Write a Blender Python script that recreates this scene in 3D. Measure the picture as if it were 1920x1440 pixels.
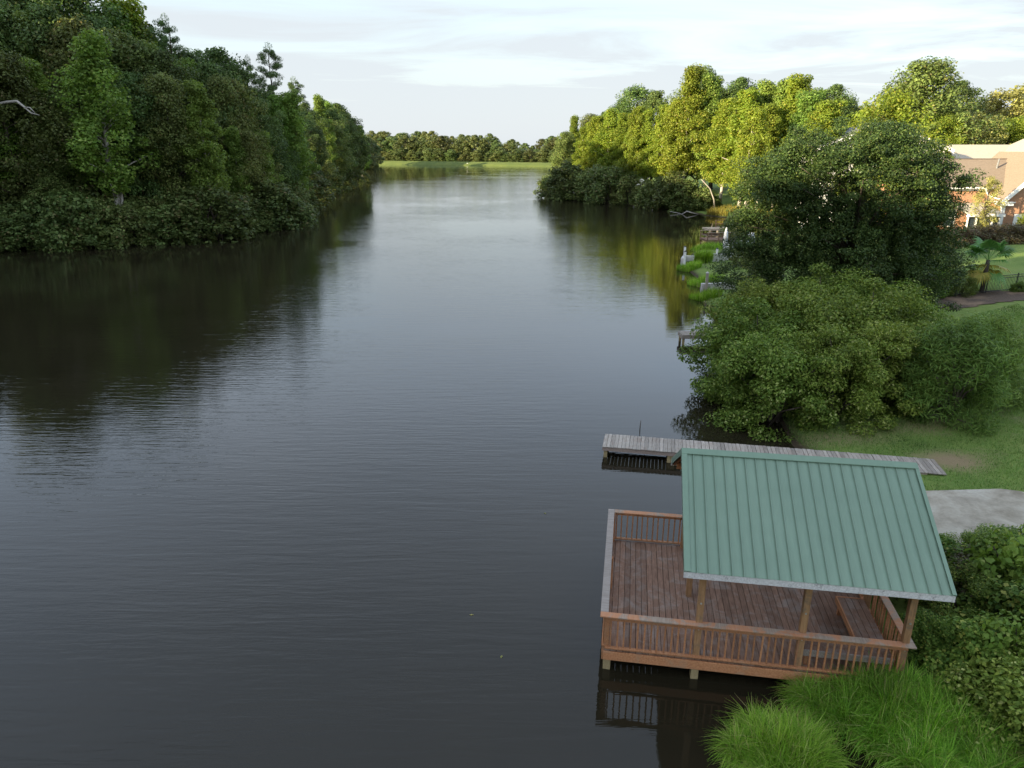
import bpy, bmesh, math, random
import numpy as np
from mathutils import Vector, Matrix

for o in list(bpy.data.objects):
    bpy.data.objects.remove(o, do_unlink=True)
SC = bpy.context.scene
COL = SC.collection
R = math.radians

# ------------------------------------------------------------------ camera
cam_d = bpy.data.cameras.new('camera')
cam_d.sensor_width = 36.0
cam_d.lens = 36.0 * 1331.0 / 1920.0
cam_d.clip_start = 0.2
cam_d.clip_end = 6000
cam = bpy.data.objects.new('camera', cam_d)
COL.objects.link(cam)
cam.location = (0, 0, 11.5)
cam.rotation_euler = (R(90 - 18.37), 0, 0)
SC.camera = cam

# ------------------------------------------------------------------ sky, sun, exposure
SUN_EL, SUN_AZ = 13.0, 240.0            # azimuth clockwise from +Y
SKY_STRENGTH, SUN_STRENGTH, EXPOSURE = 0.125, 4.7, 1.76
world = bpy.data.worlds.new('World')
SC.world = world
world.use_nodes = True
wt = world.node_tree
wn, wl = wt.nodes, wt.links
wn.clear()
w_out = wn.new('ShaderNodeOutputWorld')
w_bg = wn.new('ShaderNodeBackground')
w_bg.inputs['Strength'].default_value = SKY_STRENGTH
sky = wn.new('ShaderNodeTexSky')
sky.sky_type = 'NISHITA'
sky.sun_disc = False
sky.sun_elevation = R(SUN_EL)
sky.sun_rotation = R(SUN_AZ)
sky.altitude = 100
sky.air_density = 1.0
sky.dust_density = 1.0
# thin high cloud: a layer seen along the ray, thicker towards the horizon as a flat layer is
geo = wn.new('ShaderNodeTexCoord')
sep = wn.new('ShaderNodeSeparateXYZ')
wl.new(geo.outputs['Generated'], sep.inputs[0])


def wmath(op, a, b=None):
    n = wn.new('ShaderNodeMath')
    n.operation = op
    for i, v in enumerate((a, b)):
        if v is None:
            continue
        if isinstance(v, (int, float)):
            n.inputs[i].default_value = v
        else:
            wl.new(v, n.inputs[i])
    return n.outputs[0]


zc = wmath('ADD', wmath('MAXIMUM', sep.outputs['Z'], 0.0), 0.07)
px_ = wmath('DIVIDE', sep.outputs['X'], zc)
py_ = wmath('DIVIDE', sep.outputs['Y'], zc)
cmb = wn.new('ShaderNodeCombineXYZ')
wl.new(wmath('MULTIPLY', px_, 0.55), cmb.inputs[0])
wl.new(wmath('MULTIPLY', py_, 1.0), cmb.inputs[1])
nz = wn.new('ShaderNodeTexNoise')
nz.inputs['Scale'].default_value = 0.9
nz.inputs['Detail'].default_value = 7
nz.inputs['Roughness'].default_value = 0.6
nz.inputs['Distortion'].default_value = 0.6
wl.new(cmb.outputs[0], nz.inputs['Vector'])
cl = wn.new('ShaderNodeMapRange')
cl.inputs['From Min'].default_value = 0.40
cl.inputs['From Max'].default_value = 0.66
wl.new(nz.outputs['Fac'], cl.inputs['Value'])
veil = wmath('DIVIDE', 0.13, zc)                     # slant path through the layer
cover = wmath('ADD', wmath('ADD', wmath('MULTIPLY', cl.outputs[0], 0.34), 0.34), wmath('MULTIPLY', veil, 0.58))
cover = wmath('MINIMUM', cover, 0.96)
mixc = wn.new('ShaderNodeMix')
mixc.data_type = 'RGBA'
hi = wn.new('ShaderNodeMapRange')                   # the veil is brightest well above the horizon, where less air dims it
hi.inputs['From Min'].default_value = 0.165
hi.inputs['From Max'].default_value = 0.30
wl.new(sep.outputs['Z'], hi.inputs['Value'])
veilc = wn.new('ShaderNodeMix')
veilc.data_type = 'RGBA'
veilc.inputs['A'].default_value = (1.84, 1.98, 2.10, 1)
veilc.inputs['B'].default_value = (3.05, 3.42, 4.00, 1)
wl.new(hi.outputs[0], veilc.inputs['Factor'])
wl.new(veilc.outputs['Result'], mixc.inputs['B'])
wl.new(cover, mixc.inputs['Factor'])
wl.new(sky.outputs[0], mixc.inputs['A'])
wl.new(mixc.outputs['Result'], w_bg.inputs['Color'])
wl.new(w_bg.outputs[0], w_out.inputs[0])

sun_d = bpy.data.lights.new('sun', 'SUN')
sun_d.energy = SUN_STRENGTH
sun_d.angle = R(0.5)
sun_d.color = (1.0, 0.85, 0.58)
sun = bpy.data.objects.new('sun', sun_d)
COL.objects.link(sun)
to_sun = Vector((math.sin(R(SUN_AZ)) * math.cos(R(SUN_EL)), math.cos(R(SUN_AZ)) * math.cos(R(SUN_EL)), math.sin(R(SUN_EL))))
sun.rotation_euler = (-to_sun).to_track_quat('-Z', 'Y').to_euler()
sun.location = (-60, -40, 60)

SC.view_settings.view_transform = 'Standard'
SC.view_settings.look = 'None'
SC.view_settings.gamma = 1
SC.view_settings.use_curve_mapping = False
SC.view_settings.exposure = EXPOSURE
SC.render.engine = 'CYCLES'
SC.cycles.use_denoising = True
SC.cycles.max_bounces = 6
SC.cycles.diffuse_bounces = 3
SC.cycles.glossy_bounces = 3
SC.cycles.transmission_bounces = 4
SC.cycles.volume_bounces = 0
SC.cycles.caustics_reflective = False
SC.cycles.caustics_refractive = False
SC.cycles.sample_clamp_indirect = 8


# ------------------------------------------------------------------ helpers
def tag(o, label=None, cat=None, group=None, kind=None):
    for k, v in (('label', label), ('category', cat), ('group', group), ('kind', kind)):
        if v:
            o[k] = v
    return o


def link(name, data, parent=None, loc=(0, 0, 0), rot=(0, 0, 0), sc=(1, 1, 1)):
    o = bpy.data.objects.new(name, data)
    COL.objects.link(o)
    if parent is not None:
        o.parent = parent
    o.location = loc
    o.rotation_euler = rot
    o.scale = sc
    return o


def empty(name, loc=(0, 0, 0), rz=0.0, sc=(1, 1, 1)):
    return link(name, None, None, loc, (0, 0, rz), sc)


def mesh_np(name, V, Fc, mats=(), smooth=False, midx=None):
    V = np.ascontiguousarray(V, dtype=np.float32)
    Fc = np.ascontiguousarray(Fc, dtype=np.int32)
    k = Fc.shape[1]
    m = bpy.data.meshes.new(name)
    m.vertices.add(len(V))
    m.vertices.foreach_set('co', V.ravel())
    m.loops.add(Fc.size)
    m.loops.foreach_set('vertex_index', Fc.ravel())
    m.polygons.add(len(Fc))
    m.polygons.foreach_set('loop_start', np.arange(0, Fc.size, k, dtype=np.int32))
    if smooth:
        m.polygons.foreach_set('use_smooth', np.ones(len(Fc), dtype=bool))
    for t in mats:
        m.materials.append(t)
    if midx is not None:
        m.polygons.foreach_set('material_index', np.asarray(midx, dtype=np.int32))
    m.update(calc_edges=True)
    return m


class MB:
    """collects boxes, bars and tubes for one mesh"""

    def __init__(self):
        self.v, self.f = [], []

    def poly(self, pts, faces):
        n = len(self.v)
        self.v += [tuple(p) for p in pts]
        self.f += [tuple(n + i for i in f) for f in faces]
        return self

    def box(self, x0, x1, y0, y1, z0, z1):
        p = [(x0, y0, z0), (x1, y0, z0), (x1, y1, z0), (x0, y1, z0), (x0, y0, z1), (x1, y0, z1), (x1, y1, z1), (x0, y1, z1)]
        return self.poly(p, [(3, 2, 1, 0), (4, 5, 6, 7), (0, 1, 5, 4), (1, 2, 6, 5), (2, 3, 7, 6), (3, 0, 4, 7)])

    def tube(self, pts, rad, n=7, cap=True):
        P = [Vector(p) for p in pts]
        if not hasattr(rad, '__len__'):
            rad = [rad] * len(P)
        base = len(self.v)
        up = None
        for i, p in enumerate(P):
            t = (P[min(i + 1, len(P) - 1)] - P[max(i - 1, 0)])
            t = t.normalized() if t.length > 1e-9 else Vector((0, 0, 1))
            if up is None:
                up = Vector((1, 0, 0)) if abs(t.x) < .8 else Vector((0, 1, 0))
            a = (up - t * up.dot(t)).normalized()
            b = t.cross(a)
            up = a
            for k in range(n):
                an = 2 * math.pi * k / n
                q = p + (a * math.cos(an) + b * math.sin(an)) * rad[i]
                self.v.append(tuple(q))
        for i in range(len(P) - 1):
            for k in range(n):
                k2 = (k + 1) % n
                self.f.append((base + i * n + k, base + i * n + k2, base + (i + 1) * n + k2, base + (i + 1) * n + k))
        if cap:
            self.f.append(tuple(base + (len(P) - 1) * n + k for k in range(n)))
            self.f.append(tuple(base + n - 1 - k for k in range(n)))
        return self

    def mesh(self, name, mat, smooth=False, bevel=0.0):
        m = bpy.data.meshes.new(name)
        m.from_pydata(self.v, [], self.f)
        if bevel > 0:
            bm = bmesh.new()
            bm.from_mesh(m)
            bmesh.ops.bevel(bm, geom=list(bm.edges), offset=bevel, segments=1, affect='EDGES', profile=.5)
            bm.to_mesh(m)
            bm.free()
        for t in (mat if isinstance(mat, (list, tuple)) else (mat,)):
            m.materials.append(t)
        if smooth:
            m.polygons.foreach_set('use_smooth', [True] * len(m.polygons))
        m.update()
        return m


def boxmesh(name, x0, x1, y0, y1, z0, z1, mat, bevel=0.0):
    return MB().box(x0, x1, y0, y1, z0, z1).mesh(name, mat, bevel=bevel)


# ------------------------------------------------------------------ materials
class NT:
    def __init__(self, name):
        self.m = bpy.data.materials.new(name)
        self.m.use_nodes = True
        self.t = self.m.node_tree
        self.n, self.l = self.t.nodes, self.t.links
        self.n.clear()
        self.out = self.n.new('ShaderNodeOutputMaterial')

    def node(self, typ, **kw):
        nd = self.n.new('ShaderNode' + typ)
        for k, v in kw.items():
            setattr(nd, k, v)
        return nd

    def put(self, sock, v):
        if v is None:
            return
        if hasattr(v, 'is_output'):
            self.l.new(v, sock)
        elif isinstance(v, (tuple, list)) and len(v) == 3 and sock.type == 'RGBA':
            sock.default_value = (*v, 1)
        else:
            sock.default_value = v

    def math(self, op, a, b=None, c=None):
        nd = self.node('Math', operation=op)
        for i, v in enumerate((a, b, c)):
            self.put(nd.inputs[i], v)
        return nd.outputs[0]

    def mix(self, f, a, b, mode='MIX'):
        nd = self.node('Mix', data_type='RGBA', blend_type=mode)
        self.put(nd.inputs['Factor'], f)
        self.put(nd.inputs[6], a)
        self.put(nd.inputs[7], b)
        return nd.outputs[2]

    def coord(self, which='Object', scale=(1, 1, 1), loc=None):
        if which == 'Position':
            src = self.node('NewGeometry').outputs['Position']
        else:
            src = self.node('TexCoord').outputs[which]
        mp = self.node('Mapping')
        mp.inputs['Scale'].default_value = scale
        self.l.new(src, mp.inputs['Vector'])
        if loc is not None:
            self.put(mp.inputs['Location'], loc)
        return mp.outputs[0]

    def noise(self, vec, scale, detail=4, rough=.55, dist=0.0):
        nd = self.node('TexNoise')
        self.put(nd.inputs['Vector'], vec)
        nd.inputs['Scale'].default_value = scale
        nd.inputs['Detail'].default_value = detail
        nd.inputs['Roughness'].default_value = rough
        nd.inputs['Distortion'].default_value = dist
        return nd.outputs['Fac']

    def ramp(self, f, stops):
        nd = self.node('ValToRGB')
        cr = nd.color_ramp
        while len(cr.elements) < len(stops):
            cr.elements.new(.5)
        for e, (p, c) in zip(cr.elements, stops):
            e.position = p
            e.color = (*c, 1) if len(c) == 3 else c
        self.put(nd.inputs[0], f)
        return nd.outputs[0]

    def rng(self, f, a, b, c=0.0, d=1.0):
        nd = self.node('MapRange')
        self.put(nd.inputs['Value'], f)
        for k, v in (('From Min', a), ('From Max', b), ('To Min', c), ('To Max', d)):
            nd.inputs[k].default_value = v
        return nd.outputs[0]

    def hsv(self, col, h=.5, s=1.0, v=1.0):
        nd = self.node('HueSaturation')
        self.put(nd.inputs['Hue'], h)
        self.put(nd.inputs['Saturation'], s)
        self.put(nd.inputs['Value'], v)
        self.put(nd.inputs['Color'], col)
        return nd.outputs[0]

    def bump(self, h, strength=.5, dist=.01):
        nd = self.node('Bump')
        nd.inputs['Strength'].default_value = strength
        nd.inputs['Distance'].default_value = dist
        self.put(nd.inputs['Height'], h)
        return nd.outputs[0]

    def principled(self, col, rough=.7, spec=.4, normal=None, metal=0.0, ior=None):
        nd = self.node('BsdfPrincipled')
        self.put(nd.inputs['Base Color'], col)
        self.put(nd.inputs['Roughness'], rough)
        self.put(nd.inputs['Specular IOR Level'], spec)
        self.put(nd.inputs['Metallic'], metal)
        if ior:
            nd.inputs['IOR'].default_value = ior
        self.put(nd.inputs['Normal'], normal)
        return nd.outputs[0]

    def done(self, sh):
        self.l.new(sh, self.out.inputs[0])
        return self.m


def leaf_mat(name, c1, c2, c3, c4=None, trans=.30, gloss=.25, rough=.45, vary=.5, hue=.03, patchy=1.0):
    """leaf colours differ from leaf to leaf and from plant to plant"""
    t = NT(name)
    isl = t.node('NewGeometry').outputs['Random Per Island']
    stops = [(0, c1), (.5, c2), (.9, c3), (1.0, c4 or c3)]
    col = t.ramp(isl, stops)
    orr = t.node('ObjectInfo').outputs['Random']
    val = t.math('ADD', t.math('MULTIPLY', orr, vary), 1 - vary / 2)
    hu = t.math('ADD', t.math('MULTIPLY', t.math('FRACT', t.math('MULTIPLY', orr, 7.31)), hue), .5 - hue / 2)
    pos = t.coord('Position')
    big = t.rng(t.noise(pos, .42, 3), .3, .7, 1 - .38 * patchy, 1 + .42 * patchy)
    col = t.hsv(col, hu, 1.0, t.math('MULTIPLY', val, big))
    p = t.principled(col, rough, gloss)
    tr = t.node('BsdfTranslucent')
    tc = t.hsv(col, .49, 1.1, 1.2)
    t.l.new(tc, tr.inputs[0])
    mx = t.node('MixShader')
    mx.inputs[0].default_value = trans
    t.l.new(p, mx.inputs[1])
    t.l.new(tr.outputs[0], mx.inputs[2])
    return t.done(mx.outputs[0])


def wood_mat(name, c_dark, c_light, c_patch=None, patch=(.5, .62), grain=(30, 3, 30), vary=.35, rough=.75, patch_scale=2.2):
    t = NT(name)
    oi = t.node('ObjectInfo').outputs['Random']
    off = t.node('CombineXYZ')
    t.put(off.inputs[0], t.math('MULTIPLY', oi, 37.0))
    t.put(off.inputs[1], t.math('MULTIPLY', oi, 91.0))
    v = t.coord('Object', grain, off.outputs[0])
    g = t.noise(v, 1.0, 5, .65, .4)
    col = t.ramp(g, [(.28, c_dark), (.72, c_light)])
    if c_patch:
        pv = t.coord('Position')
        pn = t.noise(pv, patch_scale, 5, .7, .8)
        col = t.mix(t.rng(pn, patch[0], patch[1]), col, t.mix(.35, c_patch, col))
    col = t.hsv(col, .5, 1.0, t.math('ADD', t.math('MULTIPLY', oi, vary), 1 - vary / 2))
    return t.done(t.principled(col, rough, .25, t.bump(g, .35, .004)))


def plain_mat(name, col, rough=.6, spec=.4, noise=.12, scale=6.0, metal=0.0):
    t = NT(name)
    n = t.noise(t.coord('Position'), scale, 4)
    c = t.hsv(col, .5, 1.0, t.rng(n, .25, .75, 1 - noise, 1 + noise))
    return t.done(t.principled(c, rough, spec, metal=metal))


M = {}
M['oak'] = leaf_mat('oak_leaves', (.055, .092, .026), (.084, .132, .036), (.120, .170, .046), (.16, .17, .06), gloss=.15, vary=.6)
M['olive'] = leaf_mat('olive_leaves', (.080, .108, .030), (.115, .145, .038), (.150, .180, .05), (.19, .155, .06), gloss=.15, vary=.55)
M['poplar'] = leaf_mat('poplar_leaves', (.110, .190, .034), (.160, .250, .046), (.215, .300, .062), (.26, .31, .08), trans=.40, gloss=.15, vary=.3)
M['gold'] = leaf_mat('sunlit_gold_leaves', (.135, .195, .026), (.190, .250, .032), (.250, .290, .042), (.32, .28, .05), trans=.42, gloss=.15, vary=.28, hue=.02, patchy=.7)  # low sun's yellow and extra brightness are put into this leaf colour
M['pine'] = leaf_mat('pine_needles', (.060, .105, .036), (.090, .140, .046), (.125, .175, .056), trans=.25, gloss=.1)
M['shore'] = leaf_mat('shore_shrub_leaves', (.080, .115, .034), (.115, .155, .044), (.155, .19, .056), (.20, .15, .07), gloss=.15, vary=.6)
M['magnolia'] = leaf_mat('glossy_leaves', (.080, .130, .020), (.145, .210, .034), (.225, .280, .050), (.40, .42, .15), trans=.30, gloss=.14, rough=.5, vary=.2, patchy=.45)
M['vine'] = leaf_mat('vine_leaves', (.030, .052, .014), (.050, .082, .020), (.078, .115, .028), (.18, .20, .06), trans=.25, gloss=.2, vary=.2)
M['undergrowth'] = leaf_mat('undergrowth_leaves', (.060, .115, .020), (.125, .190, .034), (.190, .255, .048), (.42, .40, .10), trans=.34, gloss=.12, vary=.4)
M['feather'] = leaf_mat('soft_needles', (.090, .150, .030), (.130, .195, .040), (.18, .24, .055), trans=.3, gloss=.06, vary=.2)
M['straw'] = leaf_mat('pale_leaves', (0.208, 0.208, 0.055), (0.286, 0.273, 0.077), (0.364, 0.338, 0.110), trans=.35, vary=.25)
M['far'] = leaf_mat('distant_leaves', (0.068, 0.099, 0.033), (0.102, 0.136, 0.042), (0.145, 0.168, 0.051), (0.187, 0.176, 0.060), vary=.7, hue=.06)  # leaf colour lightened in place of haze over the distance
M['hedge'] = leaf_mat('hedge_leaves', (0.072, 0.052, 0.029), (0.104, 0.078, 0.039), (0.117, 0.117, 0.046), vary=.3)
M['sedge'] = leaf_mat('sedge_blades', (.070, .165, .018), (.180, .360, .036), (.300, .470, .065), (.52, .50, .20), trans=.40, gloss=.12, vary=.1)
M['goldgrass'] = leaf_mat('tall_yellow_grass', (.16, .17, .03), (.23, .22, .035), (.30, .26, .05), trans=.3, vary=.1)
M['lawnblade'] = leaf_mat('lawn_blades', (.085, .155, .030), (.125, .205, .040), (.165, .235, .052), (.28, .24, .11), trans=.25, vary=.1)
M['palm'] = leaf_mat('palm_fronds', (.070, .190, .050), (.105, .235, .060), (.14, .27, .07), gloss=.15, vary=.1)
M['palmold'] = leaf_mat('old_palm_fronds', (.24, .24, .04), (.32, .30, .05), (.40, .34, .07), vary=.1)


def bark_mat(name, a, b):
    t = NT(name)
    g = t.noise(t.coord('Object', (7, 7, 1.6)), 1.0, 6, .7, .6)
    return t.done(t.principled(t.ramp(g, [(.3, a), (.7, b)]), .85, .2, t.bump(g, .6, .03)))


M['bark'] = bark_mat('brown_bark', (.045, .034, .025), (.12, .095, .075))
M['palebark'] = bark_mat('pale_bark', (.22, .19, .16), (.48, .44, .38))
M['deadwood'] = bark_mat('bleached_deadwood', (.22, .20, .18), (.42, .40, .36))

M['deck'] = wood_mat('deck_boards', (.130, .068, .044), (.285, .168, .112), (.29, .25, .22), (.48, .70), vary=.35)
M['stain'] = wood_mat('red_stained_timber', (.28, .110, .045), (.50, .245, .120), (.30, .215, .14), (.52, .70), vary=.42)
M['cap'] = wood_mat('weathered_rail_cap', (.23, .17, .125), (.37, .295, .23), (.50, .19, .07), (.46, .56), vary=.15, patch_scale=1.5)
M['capgrey'] = wood_mat('silvered_rail_cap', (.21, .175, .150), (.38, .330, .290), vary=.12)
M['pile'] = wood_mat('treated_pine_post', (.26, .19, .09), (.44, .35, .19), vary=.2)
M['post'] = wood_mat('roof_post_timber', (.22, .115, .050), (.38, .22, .11), (.12, .10, .075), (.5, .65), grain=(26, 26, 2.5), vary=.25)
M['grey'] = wood_mat('grey_weathered_planks', (.20, .168, .140), (.42, .370, .315), (.26, .19, .15), (.52, .68), vary=.45)
M['greyrim'] = wood_mat('weathered_dock_rim', (.24, .18, .15), (.40, .31, .26), vary=.15)
M['fascia'] = wood_mat('whitewashed_fascia', (.42, .40, .385), (.72, .70, .69), (.12, .105, .10), (.58, .66), vary=.1, patch_scale=5)
M['browndock'] = wood_mat('brown_dock_boards', (.13, .075, .05), (.26, .16, .11), vary=.3)
M['tan'] = wood_mat('tan_weathered_deck', (.30, .24, .18), (.46, .38, .30), vary=.3)


def roof_metal():
    t = NT('green_standing_seam_metal')
    p = t.coord('Position')
    n = t.noise(p, .8, 4, .6)
    c = t.ramp(n, [(.3, (.148, .220, .155)), (.7, (.170, .247, .175))])
    st = t.noise(t.coord('Object', (9, .8, .8)), 1.0, 4, .7)
    c = t.hsv(c, .5, 1.0, t.rng(st, .3, .7, .93, 1.06))
    return t.done(t.principled(c, .42, .45))


M['roof'] = roof_metal()
M['rooftrim'] = plain_mat('green_metal_trim', (.155, .234, .163), .42, .45, .06)
M['white'] = plain_mat('white_paint', (.78, .77, .74), .5, .4, .05)
M['whitecloth'] = plain_mat('white_cloth_cover', (.70, .72, .75), .8, .2, .1)
M['black'] = plain_mat('black_iron', (.02, .02, .022), .45, .5, .1)
M['steel'] = plain_mat('galvanised_bolt', (.45, .45, .44), .4, .5, .1, metal=.6)
M['glass'] = plain_mat('window_glass', (.03, .04, .05), .08, .6, .1)
M['limestone'] = plain_mat('pale_concrete_wall', (.48, .46, .43), .85, .2, .25, 3.0)
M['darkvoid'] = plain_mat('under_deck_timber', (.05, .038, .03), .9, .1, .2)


def concrete_mat():
    t = NT('stained_concrete')
    p = t.coord('Position')
    n1 = t.noise(p, .75, 6, .65, .5)
    n2 = t.noise(p, 9, 6, .7)
    n3 = t.noise(t.coord('Position', (.7, 1.0, 1)), 1.0, 6, .7, .3)
    c = t.ramp(n1, [(.30, (.22, .188, .138)), (.48, (.345, .305, .24)), (.68, (.43, .395, .325))])
    c = t.mix(t.rng(n3, .50, .70, 0, .5), c, (.17, .145, .11))
    c = t.hsv(c, .5, 1, t.rng(n2, .25, .75, .84, 1.14))
    return t.done(t.principled(c, .88, .2, t.bump(n2, .3, .01)))


M['concrete'] = concrete_mat()


def ground_mat():
    t = NT('ground')
    p = t.coord('Position')
    sx = t.node('SeparateXYZ')
    t.l.new(p, sx.inputs[0])
    big = t.noise(p, .28, 5, .6)
    fine = t.noise(p, 5.0, 6, .7)
    blade = t.noise(p, 38.0, 3, .7)
    lawn = t.ramp(t.math('ADD', t.math('MULTIPLY', big, .6), t.math('MULTIPLY', fine, .4)),
                  [(.34, (.095, .150, .036)), (.50, (.140, .200, .048)), (.66, (.190, .235, .066))])
    bare = t.noise(p, .45, 5, .65, .4)
    lawn = t.mix(t.rng(bare, .56, .70, 0, .5), lawn, (.22, .175, .105))
    for ex, ey, ra, rb, amt in ((16.5, 24.3, 1.7, 1.2, .85), (13.2, 26.6, 2.6, .9, .6), (17.0, 27.4, 2.8, .8, .5), (12.2, 23.2, 1.6, .5, .5)):
        dx = t.math('DIVIDE', t.math('SUBTRACT', sx.outputs['X'], ex), ra)
        dy = t.math('DIVIDE', t.math('SUBTRACT', sx.outputs['Y'], ey), rb)
        dd = t.math('ADD', t.math('SQRT', t.math('ADD', t.math('MULTIPLY', dx, dx), t.math('MULTIPLY', dy, dy))), t.math('MULTIPLY', fine, .9))
        lawn = t.mix(t.rng(dd, 1.5, .75, 0, amt), lawn, (.25, .175, .11))
    lawn = t.hsv(lawn, .5, 1, t.rng(blade, .25, .75, .72, 1.3))
    litter = t.ramp(fine, [(.3, (.035, .026, .016)), (.7, (.09, .065, .042))])
    wood = t.math('MULTIPLY', t.rng(sx.outputs['X'], -20, -30), t.rng(sx.outputs['Y'], 470, 440))
    c = t.mix(wood, lawn, litter)
    wet = t.rng(t.math('ADD', sx.outputs['Z'], t.math('MULTIPLY', fine, .12)), .30, .14)
    c = t.mix(wet, c, (.050, .038, .024))
    return t.done(t.principled(c, .95, .1, t.bump(t.math('ADD', fine, t.math('MULTIPLY', blade, .5)), .6, .05)))


M['ground'] = ground_mat()


def dam_mat():
    t = NT('mown_dam_grass')
    p = t.coord('Position')
    n = t.noise(p, .12, 5, .65)
    f = t.noise(p, 1.2, 5, .7)
    c = t.ramp(t.math('ADD', t.math('MULTIPLY', n, .5), t.math('MULTIPLY', f, .5)), [(.35, (.075, .105, .028)), (.6, (.125, .150, .038)), (.75, (.17, .165, .06))])
    return t.done(t.principled(c, .95, .1, t.bump(f, .6, .2)))


M['dam'] = dam_mat()


def mulch_mat():
    t = NT('mulch')
    n = t.noise(t.coord('Position'), 9, 6, .7)
    b = t.noise(t.coord('Position'), .5, 4, .6)
    c = t.ramp(n, [(.3, (.060, .045, .036)), (.7, (.16, .115, .085))])
    c = t.mix(t.rng(b, .5, .65, 0, .7), c, (.27, .185, .12))
    return t.done(t.principled(c, .95, .1, t.bump(n, .7, .03)))


M['mulch'] = mulch_mat()


def water_mat():
    t = NT('lake_water')
    # wind ripples: short crests lying across the lake, running along it
    warp = t.noise(t.coord('Position'), .05, 3)
    rip1 = t.noise(t.coord('Position', (.38, 3.4, 1)), 1.0, 3, .55, .6)
    rip2 = t.noise(t.coord('Position', (1.1, 6.5, 1)), 1.0, 3, .55, .3)
    chop = t.noise(t.coord('Position', (2.6, 3.2, 1)), 1.0, 3, .6, .4)
    swell = t.noise(t.coord('Position', (.10, .55, 1)), 1.0, 2, .5, .4)
    gust = t.rng(t.noise(t.coord('Position', (.035, .05, 1)), 1.0, 4, .6, .5), .35, .62, .35, 1.0)
    sx = t.node('SeparateXYZ')
    t.l.new(t.coord('Position'), sx.inputs[0])
    # sheltered water by the right-hand bank and near the deck
    lee = t.rng(t.math('ADD', sx.outputs['X'], t.math('MULTIPLY', sx.outputs['Y'], -.22)), 1.5, -9.0, .12, 1.0)
    lee2 = t.rng(sx.outputs['X'], -44.0, -10.0, .30, 1.0)        # calm under the left-hand woods
    amp = t.math('MULTIPLY', t.math('MULTIPLY', gust, lee), lee2)
    h = t.math('ADD', t.math('MULTIPLY', rip1, .019), t.math('MULTIPLY', rip2, .0085))
    h = t.math('ADD', h, t.math('MULTIPLY', chop, .005))
    h = t.math('MULTIPLY', h, amp)
    h = t.math('ADD', h, t.math('MULTIPLY', swell, .004))
    bp = t.node('Bump')
    bp.inputs['Strength'].default_value = 1.0
    bp.inputs['Distance'].default_value = 1.0
    t.l.new(h, bp.inputs['Height'])
    murk = t.noise(t.coord('Position'), .15, 3)
    col = t.ramp(murk, [(.3, (.0150, .0125, .0070)), (.7, (.0200, .0165, .0095))])
    return t.done(t.principled(col, .02, .62, bp.outputs[0], ior=1.333))


M['water'] = water_mat()


def brick_mat():
    t = NT('orange_brick')
    b = t.node('TexBrick')
    g = t.node('TexCoord')
    mp = t.node('Mapping')
    mp.inputs['Rotation'].default_value = (R(90), 0, 0)
    t.l.new(g.outputs['Object'], mp.inputs['Vector'])
    t.l.new(mp.outputs[0], b.inputs['Vector'])
    b.inputs['Scale'].default_value = 1.0
    b.inputs['Brick Width'].default_value = .22
    b.inputs['Row Height'].default_value = .075
    b.inputs['Mortar Size'].default_value = .008
    t.put(b.inputs['Color1'], (.36, .16, .075))
    t.put(b.inputs['Color2'], (.28, .12, .06))
    t.put(b.inputs['Mortar'], (.42, .34, .26))
    return t.done(t.principled(b.outputs['Color'], .85, .2))


M['brick'] = brick_mat()


def shingle_mat(name, a, b):
    t = NT(name)
    n = t.noise(t.coord('Position', (3, 8, 8)), 1.0, 5, .7)
    return t.done(t.principled(t.ramp(n, [(.3, a), (.7, b)]), .9, .15, t.bump(n, .4, .02)))


M['shingle'] = shingle_mat('brown_shingles', (.185, .140, .100), (.265, .205, .150))
M['paleshingle'] = shingle_mat('pale_shingles', (.36, .31, .24), (.46, .41, .33))
M['greyshingle'] = shingle_mat('grey_shingles', (.14, .14, .14), (.22, .22, .215))

# ------------------------------------------------------------------ lake outline and terrain
LAKE = np.array([
    (-55, -45), (-70, -18), (-76, 10), (-82, 40), (-78, 64), (-69, 79), (-61, 85.6), (-55, 88.5), (-47, 92), (-41, 98), (-36.7, 108),
    (-38, 127), (-44, 151), (-50, 194), (-48, 220), (-52, 262), (-66, 300), (-80, 340), (-95, 420), (-110, 570), (27, 490),
    (70, 440), (62, 330), (42, 240), (22, 197), (9.5, 184), (9, 177.5), (16, 170), (24, 157), (28.7, 146), (33.0, 139.5), (34.5, 131),
    (38, 125), (37, 112), (33, 106), (29, 99), (25, 92.5), (21.5, 84), (18.3, 76.5), (17.5, 72), (17.2, 65), (16.0, 60), (14.8, 54),
    (14.2, 49), (13.8, 44), (13.0, 36), (11.8, 29), (11.4, 26.6), (12.0, 24.2), (10.8, 21.8), (9.3, 18.4), (8.6, 15.2), (7.4, 13.4), (6.3, 12.55),
    (6.9, 11.9), (7.35, 10.9), (7.2, 9.5), (6.6, 7.5), (5.6, 4), (4.5, -2), (0, -15), (-12, -30), (-32, -42)], dtype=float)


def sdf(x, y):
    """signed distance to the lake outline, positive on land"""
    x = np.asarray(x, float)
    y = np.asarray(y, float)
    d2 = np.full(x.shape, 1e18)
    ins = np.zeros(x.shape, bool)
    A = LAKE
    B = np.roll(LAKE, -1, 0)
    for (ax, ay), (bx, by) in zip(A, B):
        ex, ey = bx - ax, by - ay
        t = np.clip(((x - ax) * ex + (y - ay) * ey) / (ex * ex + ey * ey), 0, 1)
        d2 = np.minimum(d2, (x - ax - t * ex) ** 2 + (y - ay - t * ey) ** 2)
        c = ((ay > y) != (by > y)) & (x < (bx - ax) * (y - ay) / ((by - ay) if by != ay else 1e-9) + ax)
        ins ^= c
    d = np.sqrt(d2)
    return np.where(ins, -d, d)


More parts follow.
